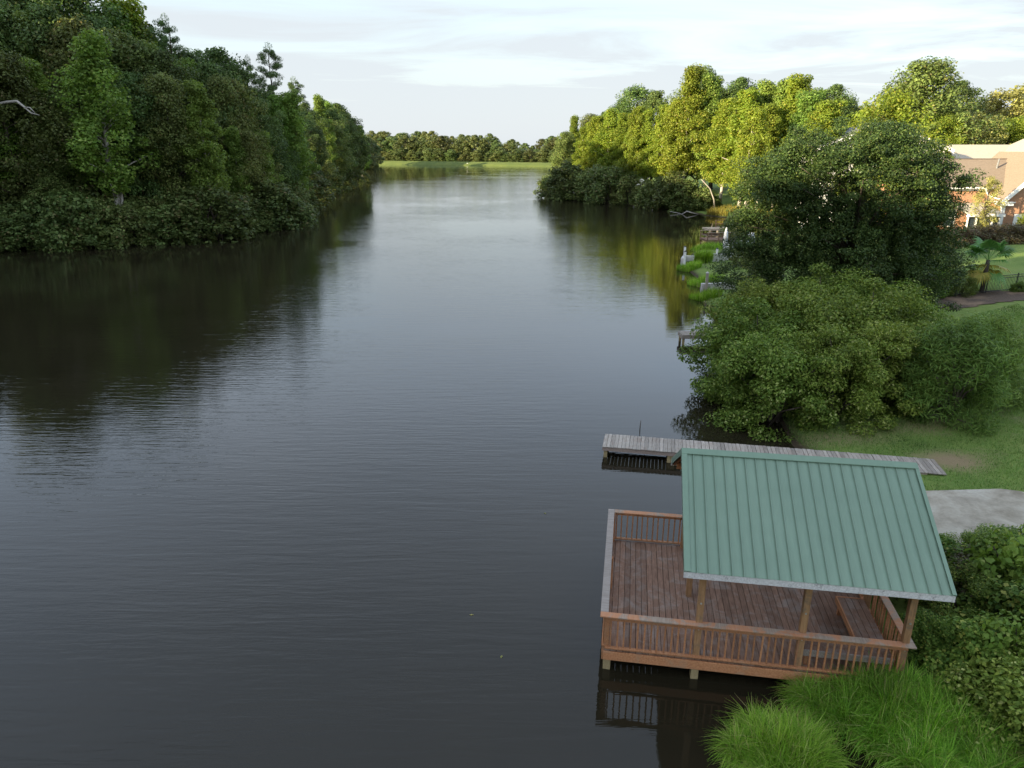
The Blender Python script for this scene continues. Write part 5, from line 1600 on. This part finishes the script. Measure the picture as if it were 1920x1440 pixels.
    ('olive0', 'oak_tree', 63.6, 118, 22.7, 'tall spreading oak topping the skyline above the houses', 'tree', 'trees of the right bank point', 1.25),
    ('olive1', 'oak_tree', 63.3, 122, 19.9, 'left shoulder crown of the tall spreading oak', 'tree', 'trees of the right bank point', 1.1),
    ('oak3', 'oak_tree', 79.1, 135, 20.2, 'dark shaded crown right of the tall spreading oak', 'tree', 'trees of the right bank point', 1.1),
    ('straw0', 'straw_tree', 89.3, 140, 18.8, 'thin sparse tan tree top on the skyline above the pale roof', 'tree', 'trees of the right bank point', 1.3),
    ('straw1', 'straw_tree', 94.4, 142, 19.6, 'second sparse tan tree top at the edge of the skyline', 'tree', 'trees of the right bank point', 1.3),
    ('olive0', 'oak_tree', 94.1, 150, 17.2, 'olive crown filling behind the sparse tan tree tops', 'tree', 'trees of the right bank point', 1.2),
    ('olive1', 'oak_tree', 101.8, 150, 17.9, 'olive crown behind the second sparse tan tree top', 'tree', 'trees of the right bank point', 1.2),
    ('straw0', 'straw_tree', 70.2, 118, 14.5, 'pale yellow feathery tree left above the pale roof', 'tree', 'trees of the right bank point', 1.2),
    ('straw1', 'straw_tree', 74.4, 120, 14.6, 'pale yellow feathery tree directly above the pale roof ridge', 'tree', 'trees of the right bank point', 1.2),
    ('goldoak0', 'oak_tree', 79.2, 122, 13.6, 'golden bushy tree behind the higher part of the pale roof', 'tree', 'trees of the right bank point', 1.1),
    ('goldoak1', 'oak_tree', 82.6, 122, 13.6, 'golden bushy tree furthest along behind the pale roof', 'tree', 'trees of the right bank point', 1.2),
    ('goldoak1', 'oak_tree', 66.0, 115, 14.3, 'golden tree squeezed between white gable and pale roof', 'tree', 'trees of the right bank point', 0.9),
    ('goldoak0', 'round_tree', 31.3, 62, 14.7, 'round bright green tree sunlit above the top of the viney tree', 'tree', 'trees of the right bank point', 0.9),
    ('olive0', 'oak_tree', 22.9, 215, 21.2, 'dull green tree, first in the back row of the right bank from the point', 'tree', 'back row trees of the right bank', 1.1),
    ('oak2', 'oak_tree', 26.3, 212, 21.5, 'dull green tree, second in the back row of the right bank from the point', 'tree', 'back row trees of the right bank', 1.1),
    ('olive1', 'oak_tree', 40.5, 190, 20.5, 'dull green tree, third in the back row of the right bank from the point', 'tree', 'back row trees of the right bank', 1.1),
    ('olive0', 'oak_tree', 43.7, 188, 21.4, 'dull green tree, fourth in the back row of the right bank from the point', 'tree', 'back row trees of the right bank', 1.1),
    ('oak2', 'oak_tree', 48.1, 178, 22.7, 'dull green tree, fifth in the back row of the right bank from the point', 'tree', 'back row trees of the right bank', 1.1),
    ('olive1', 'oak_tree', 51.7, 160, 20.8, 'dull green tree, sixth in the back row of the right bank from the point', 'tree', 'back row trees of the right bank', 1.1),
    ('olive0', 'oak_tree', 53.8, 155, 21.2, 'dull green tree, seventh in the back row of the right bank from the point', 'tree', 'back row trees of the right bank', 1.1),
    ('oak2', 'oak_tree', 55.9, 150, 20.4, 'dull green tree, eighth in the back row of the right bank from the point', 'tree', 'back row trees of the right bank', 1.1),
    ('olive1', 'oak_tree', 58.9, 148, 19.1, 'dull green tree, ninth in the back row of the right bank from the point', 'tree', 'back row trees of the right bank', 1.1),
    ('olive0', 'oak_tree', 71.4, 158, 17.1, 'dull green tree, tenth in the back row of the right bank from the point', 'tree', 'back row trees of the right bank', 1.1),
    ('oak2', 'oak_tree', 73.1, 150, 16.3, 'dull green tree, eleventh in the back row of the right bank from the point', 'tree', 'back row trees of the right bank', 1.1),
    ('olive1', 'oak_tree', 76.1, 148, 17.6, 'dull green tree, twelfth in the back row of the right bank from the point', 'tree', 'back row trees of the right bank', 1.1),
    ('olive0', 'oak_tree', 84.7, 150, 16.4, 'dull green tree, thirteenth in the back row of the right bank from the point', 'tree', 'back row trees of the right bank', 1.1),
    ('oak2', 'oak_tree', 94.2, 155, 16.0, 'dull green tree, fourteenth in the back row of the right bank from the point', 'tree', 'back row trees of the right bank', 1.1),
    ('olive1', 'oak_tree', 102.7, 158, 15.9, 'dull green tree, fifteenth in the back row of the right bank from the point', 'tree', 'back row trees of the right bank', 1.1),
    ('shore0', 'shore_shrub', 9.8, 179, 5.7, 'shaded waterline shrub, first along the right point from its outer tip', 'shrub', 'waterline shrubs of the right point', 1.15),
    ('shore1', 'shore_shrub', 10.8, 178, 5.3, 'shaded waterline shrub, second along the right point from its outer tip', 'shrub', 'waterline shrubs of the right point', 1.15),
    ('shore2', 'shore_shrub', 12.3, 178, 5.0, 'shaded waterline shrub, third along the right point from its outer tip', 'shrub', 'waterline shrubs of the right point', 1.15),
    ('shore0', 'shore_shrub', 13.5, 174, 8.4, 'shaded waterline shrub, fourth along the right point from its outer tip', 'shrub', 'waterline shrubs of the right point', 1.15),
    ('shore1', 'shore_shrub', 15.5, 173, 4.7, 'shaded waterline shrub, fifth along the right point from its outer tip', 'shrub', 'waterline shrubs of the right point', 1.15),
    ('shore2', 'shore_shrub', 17.4, 171, 3.1, 'shaded waterline shrub, sixth along the right point from its outer tip', 'shrub', 'waterline shrubs of the right point', 1.15),
    ('shore0', 'shore_shrub', 18.9, 168, 7.8, 'shaded waterline shrub, seventh along the right point from its outer tip', 'shrub', 'waterline shrubs of the right point', 1.15),
    ('shore1', 'shore_shrub', 20.7, 166, 3.8, 'shaded waterline shrub, eighth along the right point from its outer tip', 'shrub', 'waterline shrubs of the right point', 1.15),
    ('shore2', 'shore_shrub', 21.9, 162, 8.3, 'shaded waterline shrub, ninth along the right point from its outer tip', 'shrub', 'waterline shrubs of the right point', 1.15),
    ('shore0', 'shore_shrub', 23.7, 160, 2.4, 'shaded waterline shrub, tenth along the right point from its outer tip', 'shrub', 'waterline shrubs of the right point', 1.15),
    ('shore1', 'shore_shrub', 25.1, 158, 5.8, 'shaded waterline shrub, eleventh along the right point from its outer tip', 'shrub', 'waterline shrubs of the right point', 1.15),
    ('shore2', 'shore_shrub', 26.6, 155, 2.8, 'shaded waterline shrub, twelfth along the right point from its outer tip', 'shrub', 'waterline shrubs of the right point', 1.15),
    ('shore0', 'shore_shrub', 28.0, 152, 3.2, 'shaded waterline shrub, thirteenth along the right point from its outer tip', 'shrub', 'waterline shrubs of the right point', 1.15),
    ('shore1', 'shore_shrub', 29.3, 149, 5.9, 'shaded waterline shrub, fourteenth along the right point from its outer tip', 'shrub', 'waterline shrubs of the right point', 1.15),
    ('shore2', 'shore_shrub', 30.8, 146, 2.5, 'shaded waterline shrub, fifteenth along the right point from its outer tip', 'shrub', 'waterline shrubs of the right point', 1.15),
    ('shore0', 'shore_shrub', 31.8, 143, 7.0, 'shaded waterline shrub, sixteenth along the right point from its outer tip', 'shrub', 'waterline shrubs of the right point', 1.15),
    ('shore1', 'shore_shrub', 33.3, 141, 5.9, 'shaded waterline shrub, seventeenth along the right point from its outer tip', 'shrub', 'waterline shrubs of the right point', 1.15),
    ('shore2', 'shore_shrub', 34.5, 139, 4.0, 'shaded waterline shrub, eighteenth along the right point from its outer tip', 'shrub', 'waterline shrubs of the right point', 1.15),
    ('shore0', 'shore_shrub', 36.1, 138, 4.3, 'shaded waterline shrub, nineteenth along the right point from its outer tip', 'shrub', 'waterline shrubs of the right point', 1.15),
    ('shore1', 'shore_shrub', 38.3, 139, 2.5, 'shaded waterline shrub, twentieth along the right point from its outer tip', 'shrub', 'waterline shrubs of the right point', 1.15),
    ('gold1', 'poplar_tree', 35.2, 109.4, 17.0, 'sunlit tree on the thicker of the two pale trunks by the yellow grass', 'tree', 'trees of the right bank point', 1.0),
    ('gold2', 'poplar_tree', 40.5, 120.5, 18.0, 'sunlit tree on the thinner pale trunk behind by the yellow grass', 'tree', 'trees of the right bank point', 1.0),
    ('mag0', 'evergreen_bush', 11.35, 29.4, 4.9, 'rounded evergreen bush overhanging the dark water at the walkway', 'bush', 'evergreen bushes massed by the walkway', 0.95),
    ('mag1', 'evergreen_bush', 13.9, 29.1, 4.3, 'evergreen bush at the front middle above the walkway planks', 'bush', 'evergreen bushes massed by the walkway', 0.92),
    ('mag0', 'evergreen_bush', 16.0, 30.2, 4.6, 'evergreen bush at the front right edge beside the lawn', 'bush', 'evergreen bushes massed by the walkway', 0.95),
    ('mag1', 'evergreen_bush', 11.75, 33.0, 5.5, 'evergreen bush behind the one overhanging the water', 'bush', 'evergreen bushes massed by the walkway', 0.95),
    ('mag0', 'evergreen_bush', 14.9, 33.0, 5.6, 'tallest evergreen bush in the middle of the mass', 'bush', 'evergreen bushes massed by the walkway', 0.95),
    ('mag1', 'evergreen_bush', 17.6, 33.6, 5.2, 'evergreen bush behind the front right one', 'bush', 'evergreen bushes massed by the walkway', 0.98),
    ('mag0', 'evergreen_bush', 13.9, 38.0, 5.2, 'evergreen bush behind the small grey dock', 'bush', 'evergreen bushes massed by the walkway', 1.0),
    ('mag1', 'evergreen_bush', 17.0, 37.8, 5.4, 'evergreen bush below the trunk of the viney tree', 'bush', 'evergreen bushes massed by the walkway', 1.0),
    ('mag0', 'evergreen_bush', 20.2, 37.4, 4.6, 'evergreen bush at the far right end of the mass by the upper lawn', 'bush', 'evergreen bushes massed by the walkway', 1.05),
    ('feather', 'young_conifer', 18.5, 28.2, 4.6, 'soft feathery light green young conifer right of the evergreen bushes', 'tree', None, 1.1),
    ('feather', 'young_conifer', 20.6, 30.0, 4.4, 'second feathery young conifer partly beyond the frame edge', 'tree', None, 1.1),
    ('glossy', 'undergrowth_shrub', 10.6, 11.0, 2.0, 'dark glossy-leaved shrub in the bottom corner beside the sedge bank', 'shrub', 'undergrowth shrubs beside the covered deck', 1.25),
    ('glossy', 'undergrowth_shrub', 12.0, 11.4, 2.4, 'dark glossy shrub tight against the bottom corner frame edge', 'shrub', 'undergrowth shrubs beside the covered deck', 1.2),
    ('under1', 'undergrowth_shrub', 10.4, 12.9, 1.6, 'large-leaved viny shrub beside the right front roof post', 'shrub', 'undergrowth shrubs beside the covered deck', 1.1),
    ('under0', 'undergrowth_shrub', 9.6, 13.6, 1.2, 'low leafy shrub tucked against the right deck railing', 'shrub', 'undergrowth shrubs beside the covered deck', 1.0),
    ('under1', 'undergrowth_shrub', 12.0, 13.6, 2.1, 'large-leaved shrub with yellowing leaves behind the glossy shrub', 'shrub', 'undergrowth shrubs beside the covered deck', 1.15),
    ('under2', 'undergrowth_shrub', 10.9, 14.7, 1.7, 'fine-leaved shrub below the roof corner', 'shrub', 'undergrowth shrubs beside the covered deck', 1.1),
    ('under0', 'undergrowth_shrub', 12.6, 15.4, 2.0, 'leafy shrub with bright green sprays right of the roof corner', 'shrub', 'undergrowth shrubs beside the covered deck', 1.15),
    ('under2', 'undergrowth_shrub', 10.2, 15.9, 1.2, 'fine-leaved low shrub along the right deck railing', 'shrub', 'undergrowth shrubs beside the covered deck', 1.0),
    ('under1', 'undergrowth_shrub', 11.3, 16.6, 1.5, 'viny shrub between the roof edge and the concrete slab', 'shrub', 'undergrowth shrubs beside the covered deck', 1.1),
    ('under2', 'undergrowth_shrub', 12.9, 17.0, 1.35, 'fine-leaved shrub on the slab edge nearest the roof', 'shrub', 'undergrowth shrubs beside the covered deck', 1.2),
    ('under0', 'undergrowth_shrub', 14.4, 16.6, 1.6, 'leafy shrub along the slab edge at the frame side', 'shrub', 'undergrowth shrubs beside the covered deck', 1.25),
    ('under1', 'undergrowth_shrub', 14.2, 14.6, 2.0, 'broad-leaved shrub at the frame side below the slab', 'shrub', 'undergrowth shrubs beside the covered deck', 1.3),
    ('spray', 'undergrowth_shrub', 12.4, 15.0, 2.6, 'spray of bright yellow-green leaves standing above the shrubs at the frame side', 'shrub', 'undergrowth shrubs beside the covered deck', 0.7),
    ('spray', 'undergrowth_shrub', 10.6, 12.2, 2.1, 'small bright leaf spray beside the right front roof post', 'shrub', 'undergrowth shrubs beside the covered deck', 0.6),
    ('brown', 'undergrowth_shrub', 10.6, 17.0, 1.5, 'reddish brown dying shrub below the slab corner by the roof', 'shrub', 'undergrowth shrubs beside the covered deck', 1.0),
    ('brown', 'undergrowth_shrub', 11.5, 15.4, 1.7, 'twiggy half-dead shrub among the green ones right of the roof', 'shrub', 'undergrowth shrubs beside the covered deck', 0.9),
    ('under2', 'undergrowth_shrub', 15.9, 17.0, 1.4, 'fine-leaved shrub furthest along the slab edge', 'shrub', 'undergrowth shrubs beside the covered deck', 1.2),
    ('straw1', 'feathery_tree', 52.2, 80.3, 6.6, 'thin feathery yellow-green tree in front of the brick house roof', 'tree', None, 0.8),
    ('goldbush', 'garden_shrub', 57.6, 79.0, 3.2, 'round yellow-green clipped bush in front of the white door', 'shrub', None, 0.9),
    ('hedge', 'hedge_shrub', 44.5, 74.8, 1.9, 'reddish brown hedge shrub, first along the house bed from the viney tree', 'shrub', 'reddish hedge below the brick house', 1.3),
    ('hedge', 'hedge_shrub', 47.0, 75.2, 2.0, 'reddish brown hedge shrub, second along the house bed from the viney tree', 'shrub', 'reddish hedge below the brick house', 1.3),
    ('hedge', 'hedge_shrub', 49.5, 75.6, 2.0, 'reddish brown hedge shrub, third along the house bed from the viney tree', 'shrub', 'reddish hedge below the brick house', 1.3),
    ('hedge', 'hedge_shrub', 52.0, 75.9, 2.0, 'reddish brown hedge shrub, fourth along the house bed from the viney tree', 'shrub', 'reddish hedge below the brick house', 1.3),
    ('hedge', 'hedge_shrub', 54.3, 76.2, 1.9, 'reddish brown hedge shrub, fifth along the house bed from the viney tree', 'shrub', 'reddish hedge below the brick house', 1.3),
    ('straw0', 'garden_shrub', 31.6, 53.2, 4.4, 'straw-coloured bushy shrub left behind the palm', 'shrub', None, 1.0),
    ('under0', 'garden_shrub', 30.2, 51.6, 3.0, 'tangled green shrub between viney tree and palm', 'shrub', None, 1.0),
    ('under2', 'garden_shrub', 32.4, 50.6, 1.6, 'low green shrub at the left foot of the palm', 'shrub', None, 1.0),
    ('goldbush', 'garden_shrub', 38.0, 72, 3.0, 'yellowish bush showing between viney tree and palm top', 'shrub', None, 1.0),
    ('under0', 'garden_shrub', 36.6, 50.9, 0.8, 'low dark green clump along the fence right of the palm', 'shrub', None, 1.0),
    ('straw1', 'garden_shrub', 40.5, 74, 5.5, 'tawny shrub below the white window', 'shrub', None, 1.0),
    ('shore0', 'bank_bush', 25.0, 79.5, 2.6, 'leafy green bush right behind the closed umbrella', 'bush', 'bushes of the right bank gardens', 1.0),
    ('shore1', 'bank_bush', 27.6, 84.0, 3.4, 'dark green bush between the white chairs and the brown docks', 'bush', 'bushes of the right bank gardens', 1.0),
    ('shore2', 'bank_bush', 29.4, 92.5, 4.2, 'dark bush hiding the right end of the railed deck', 'bush', 'bushes of the right bank gardens', 1.0),
    ('shore0', 'bank_bush', 20.2, 57.5, 2.6, 'green bush at the right end of the short grey wall', 'bush', 'bushes of the right bank gardens', 1.0),
    ('shore1', 'bank_bush', 22.6, 69.5, 2.2, 'shaggy bush on the grass below the curved wall', 'bush', 'bushes of the right bank gardens', 1.0),
]
for _k, _n, _x, _y, _h, _l, _c, _g, _w in PLANTS:
    plant(_k, _n, _x, _y, _h, _l, _c, _g, None, _w)

# ------------------------------------------------------------------ the big viney tree in the middle distance
def viney():
    rng = np.random.default_rng(404)
    x, y = 21.6, 45.5
    r = empty('viney_tree', (x, y, G(x, y)))
    tag(r, 'big dark tree draped with vines rising behind the evergreen bushes', 'tree')
    C, Rr, gap = [], [], []
    # lobes of the crown: centre (relative), radius, clumps
    for cx, cy, cz, rx, rz, n in ((0, 0, 8.0, 4.3, 4.2, 190), (-5.4, .3, 8.3, 2.3, 2.4, 70), (-3.2, .2, 10.3, 2.0, 1.5, 45), (1.0, 0, 11.3, 1.8, 1.2, 40), (-3.0, -.2, 8.9, 3.0, 2.7, 110), (2.2, .2, 9.3, 2.9, 2.3, 60), (3.6, -.2, 6.3, 2.5, 3.1, 80), (-4.9, .3, 6.6, 2.8, 3.2, 115), (1.5, .3, 10.4, 2.6, 1.6, 45), (4.9, 0, 8.0, 2.0, 2.4, 50),
                                  (4.7, -.5, 3.4, 2.3, 3.0, 80), (0, -1.2, 4.2, 4.6, 3.0, 120), (-6.3, 1.2, 3.2, 2.2, 2.5, 46), (-3.6, -.8, 2.6, 3.0, 2.2, 56)):
        for i in range(n):
            d = rng.normal(size=3)
            d /= np.linalg.norm(d)
            q = rng.uniform(.4, 1.0) ** .6 * (1.0 if rng.uniform() < .85 else 1.18)
            c = np.array([cx + d[0] * rx * q, cy + d[1] * rx * q, max(.4, cz + d[2] * rz * q)])
            if math.sin(c[0] * 1.3 + 1) * math.sin(c[2] * 1.5) + rng.normal(0, .35) > 1.15:
                continue
            C.append(c)
            s = rng.uniform(.32, .95)
            Rr.append((s * 1.15, s * 1.15, s * .62))
    # vines hanging down in curtains
    for i in range(60):
        a = rng.uniform(0, 6.28)
        rr = rng.uniform(3.0, 5.2)
        z1 = rng.uniform(4, 9)
        for k in range(rng.integers(3, 7)):
            C.append(np.array([math.cos(a) * rr + rng.normal(0, .1), math.sin(a) * rr * .8, max(.3, z1 - k * .55)]))
            Rr.append((.26, .26, .45))
    C, Rr = np.array(C), np.array(Rr)
    V = clump_leaves(C, Rr, 250, .108, .75, rng, up=.75)
    link('crown', crown_mesh('viney_crown', V, M['vine']), r)
    mb = MB().tube(wander((0, 0, -.6), (.3, .2, 11.2), 8, .3, rng), [.42, .36, .33, .29, .25, .2, .15, .10, .04], 8)
    for e in C[rng.choice(len(C), 60, replace=False)]:
        zz_ = max(.8, e[2] * .6 - .5)
        mb.tube([(.1, .05, zz_), (e[0] * .5, e[1] * .5, zz_ + (e[2] - zz_) * .65 + .3), tuple(e)], [.10, .06, .02], 5)
    link('trunk', mb.mesh('viney_trunk', M['bark'], True), r)


viney()


# the same wood carries on along the near left bank and round the cove behind the camera; it shades the deck
def near_wood():
    rng = np.random.default_rng(77)
    nom, tm, cm = KIND['far0']
    Vs = []
    pts = []
    for (ax, ay), (bx, by) in zip(NEAR[:-1], NEAR[1:]):
        L = math.hypot(bx - ax, by - ay)
        for k in range(int(L / 6.5) + 1):
            for row in (5, 13, 22):
                t = k * 6.5 / L
                nx_, ny_ = (by - ay) / L, -(bx - ax) / L
                pts.append((ax + (bx - ax) * t + nx_ * row + rng.normal(0, 1.5), ay + (by - ay) * t + ny_ * row + rng.normal(0, 1.5), row))
    for x, y, row in pts:
        v = KIND['far%d' % rng.integers(3)][2]
        co = np.empty(len(v.vertices) * 3, np.float32)
        v.vertices.foreach_get('co', co)
        co = co.reshape(-1, 3)
        h = rng.uniform(27, 34) + row * .12
        a = rng.uniform(0, 6.28)
        s = h / 20
        c, s_ = math.cos(a) * s, math.sin(a) * s
        Vs.append(np.column_stack([co[:, 0] * c - co[:, 1] * s_ + x, co[:, 0] * s_ + co[:, 1] * c + y, co[:, 2] * s + G(x, y) - .3]))
    V = np.vstack(Vs)
    tag(link('woods', mesh_np('woods', V, np.arange(len(V)).reshape(-1, 4), [M['oak']])), 'dense woods along the near left bank and the cove behind', kind='stuff')


NEAR = [(-72, 82), (-80, 66), (-84, 40), (-78, 10), (-72, -18), (-57, -46), (-32, -44)]
near_wood()

# curved bare limb reaching out of the olive tree at the near edge of the left woods
for _o in list(COL.objects):
    if _o.get('label', '').startswith('olive tree with a curved bare limb'):
        _W = Matrix.Translation(_o.location) @ _o.rotation_euler.to_matrix().to_4x4() @ Matrix.Diagonal((*_o.scale, 1))
        _mb = MB()
        _mb.tube([(-62.5, 90.5, 14.8), (-59.85, 88.5, 16.32), (-58.02, 87.5, 16.5), (-56.32, 86.8, 16.57), (-55.41, 86.5, 15.93), (-54.69, 86.3, 15.3), (-53.71, 86.2, 15.07)], [.22, .19, .17, .15, .12, .09, .04], 6)
        _mb.tube([(-55.41, 86.5, 15.93), (-54.63, 86.2, 15.86), (-54.02, 86.0, 15.29)], [.09, .07, .03], 5)
        _mb.v = [tuple(_W.inverted() @ Vector(q)) for q in _mb.v]
        link('limb', _mb.mesh('limb', M['palebark'], True), _o)

# ------------------------------------------------------------------ grasses
def blades(P, L, wid, lean, az, segs=3):
    """curved tapering ribbons rooted at P"""
    n = len(P)
    dirx, diry = np.cos(az), np.sin(az)
    sx, sy = -diry, dirx
    V = np.empty((n, (segs + 1) * 2, 3))
    for j in range(segs + 1):
        t = j / segs
        ang = lean * (t ** 1.15)
        hx = L * t * np.sin(ang * .85)
        hz = L * t * np.cos(ang)
        w = wid * (1 - t) ** .7 * .5 + .0008
        for s, sg in ((0, -1), (1, 1)):
            V[:, j * 2 + s, 0] = P[:, 0] + dirx * hx + sx * w * sg
            V[:, j * 2 + s, 1] = P[:, 1] + diry * hx + sy * w * sg
            V[:, j * 2 + s, 2] = P[:, 2] + hz
    k = (segs + 1) * 2
    f = np.array([(2 * j, 2 * j + 1, 2 * j + 3, 2 * j + 2) for j in range(segs)])
    Fq = (np.arange(n)[:, None, None] * k + f[None]).reshape(-1, 4)
    return V.reshape(-1, 3), Fq


def in_poly(P, x, y):
    P = np.array(P)
    ins = np.zeros(x.shape, bool)
    for (ax, ay), (bx, by) in zip(P, np.roll(P, -1, 0)):
        ins ^= ((ay > y) != (by > y)) & (x < (bx - ax) * (y - ay) / ((by - ay) if by != ay else 1e-9) + ax)
    return ins


def sample_poly(P, n, rng):
    P = np.array(P)
    out = np.zeros((0, 2))
    while len(out) < n:
        q = rng.uniform(P.min(0), P.max(0), (n * 2, 2))
        out = np.vstack([out, q[in_poly(P, q[:, 0], q[:, 1])]])
    return out[:n]


rg = np.random.default_rng(17)


def sedge(name, label, poly, n, Lr, centre, out_w, ntuft):
    q = sample_poly(poly, n, rg)
    tc = sample_poly(poly, ntuft, rg)
    # blades gather into tufts that arch away from their own middle and from the clump's
    k = ((q[:, None, :] - tc[None]) ** 2).sum(-1).argmin(1)
    q = tc[k] + (q - tc[k]) * .75
    o = q - tc[k]
    oc = (q - np.array(centre))
    rr = np.linalg.norm(oc, axis=1)
    az = np.arctan2(o[:, 1] * 3 + oc[:, 1] * out_w, o[:, 0] * 3 + oc[:, 0] * out_w) + rg.normal(0, 1.7, n)
    edge = np.clip(rr / max(rr.max(), 1e-6), 0, 1)
    L = rg.uniform(Lr[0], Lr[1], n) * (1.05 - .25 * edge ** 2) * (0.55 + .75 * rg.uniform(0, 1, ntuft)[k])
    lean = np.abs(rg.normal(.70, .55, n)) + .55 * edge
    z = np.maximum(gz(q[:, 0], q[:, 1]), -.12)
    Pp = np.column_stack([q, z - .03])
    V, Fq = blades(Pp, L, rg.uniform(.008, .024, n), lean, az)
    dry = np.repeat((rg.uniform(0, 1, n) < .05 + .12 * (edge > .8)).astype(int), 3)
    return tag(link(name, mesh_np(name, V, Fq, [M['sedge'], M['straw']], False, dry)), label, 'grass clump', 'sedge clumps by the covered deck')


def ell(cx, cy, rx, ry, n=24, ph=0):
    return [(cx + rx * math.cos(t * 6.2832 / n) * (1 + .10 * math.sin(3 * t * 6.2832 / n + ph)), cy + ry * math.sin(t * 6.2832 / n) * (1 + .08 * math.sin(2 * t * 6.2832 / n + ph))) for t in range(n)]


sedge('sedge_clump', 'round bright green sedge clump standing alone in the dark water', ell(5.3, 10.95, 1.02, 1.0), 14000, (.42, .88), (5.3, 10.95), .6, 90)
sedge('sedge_clump', 'broad green sedge bank hugging the front corner of the covered deck', [(6.15, 12.75), (7.4, 12.6), (8.75, 12.4), (9.3, 11.4), (9.4, 9.8), (7.75, 9.3), (7.45, 10.6), (6.85, 11.75), (6.15, 12.3)], 28000, (.40, .90), (8.0, 11.4), .15, 190)

# short lawn blades where the lawn is close enough to see them
q = sample_poly([(10.4, 21.7), (13.9, 21.75), (24, 21.9), (26, 34), (18, 32), (12, 29.5), (11.6, 27), (12.2, 24.5)], 70000, rg)
q2 = sample_poly([(22, 30), (30, 30), (34, 47.0), (24, 42)], 26000, rg)
q = np.vstack([q, q2])
far = q[:, 1] > 30
ang = -.205
lx = (q[:, 0] - 3.52) * math.cos(ang) + (q[:, 1] - 25.45) * math.sin(ang)
ly = -(q[:, 0] - 3.52) * math.sin(ang) + (q[:, 1] - 25.45) * math.cos(ang)
keep = ~((lx > -.1) & (lx < 12.35) & (ly > -.04) & (ly < 1.4))
bare = np.sin(q[:, 0] * 1.1 + 1.0) * np.sin(q[:, 1] * 1.3 + .5) + rg.normal(0, .5, len(q))
worn = ((q[:, 0] - 16.2) / 1.3) ** 2 + ((q[:, 1] - 24.4) / 1.0) ** 2
keep &= (bare < 1.05) & (worn > rg.uniform(.2, 1.6, len(q))) & (sdf(q[:, 0], q[:, 1]) > .15)
q, far = q[keep], far[keep]
n = len(q)
V, Fq = blades(np.column_stack([q, gz(q[:, 0], q[:, 1]) - .01]), rg.uniform(.05, .12, n) * np.where(far, 1.3, 1), rg.uniform(.014, .026, n) * np.where(far, 1.6, 1), np.abs(rg.normal(.6, .3, n)), rg.uniform(0, 6.28, n), 1)
tag(link('lawn_grass', mesh_np('lawn_grass', V, Fq, [M['lawnblade']])), 'short mown lawn grass around the walkway end', kind='stuff')

# tall sunlit grass behind the railed deck, reeds at the block walls
q = sample_poly([(34.8, 131), (38.6, 125.5), (37.6, 112), (38.5, 109), (45, 112), (47, 128), (40, 136)], 9000, rg)
n = len(q)
V, Fq = blades(np.column_stack([q, gz(q[:, 0], q[:, 1]) - .05]), rg.uniform(.7, 1.5, n), rg.uniform(.05, .10, n), np.abs(rg.normal(.5, .3, n)), rg.uniform(0, 6.28, n), 2)
tag(link('tall_grass', mesh_np('tall_grass', V, Fq, [M['goldgrass']])), 'tall yellow sunlit grass on the bank', kind='stuff')
for cx, cy, rr_, hh, lab in ((19.7, 73.3, .9, 1.7, 'tall reed tuft between the two pale block walls'), (17.6, 70.5, 1.2, .9, 'low green reed tuft at the waterline below the pale walls'),
                             (17.2, 62.5, 1.6, .9, 'rounded green grass mound at the waterline beyond the short grey wall'), (15.6, 56.3, 1.3, .8, 'dark green grass tuft at the waterline in front of the short grey wall'),
                             (23.2, 84.5, 2.0, .9, 'green bank grass just in front of the skirted brown dock')):
    q = sample_poly(ell(cx, cy, rr_, rr_ * .9), 1500, rg)
    n = len(q)
    V, Fq = blades(np.column_stack([q, np.maximum(gz(q[:, 0], q[:, 1]), -.1) - .03]), rg.uniform(.55, 1, n) * hh, rg.uniform(.02, .05, n), np.abs(rg.normal(.5, .3, n)), rg.uniform(0, 6.28, n), 2)
    tag(link('reed_tuft', mesh_np('reed_tuft', V, Fq, [M['sedge']])), lab, 'grass', 'reed tufts along the right bank')
# leaves afloat
lf_ = MB()
for i, (x, y) in enumerate([(-1.05, 15.6), (-.25, 14.0), (1.1, 21.0)]):
    a = i * 1.3
    t_ = link('floating_leaf', MB().poly([(-.06, 0, .006), (0, -.03, .012), (.06, 0, .006), (0, .03, .012)], [(0, 1, 2, 3)]).mesh('floating_leaf', M['straw']), None, (x, y, 0), (0, 0, a))
    tag(t_, ['pale fallen leaf afloat left of the deck front corner', 'pale fallen leaf afloat nearest the bottom of the lake', 'pale fallen leaf afloat left of the rear deck corner'][i], 'leaf', 'leaves afloat on the lake')
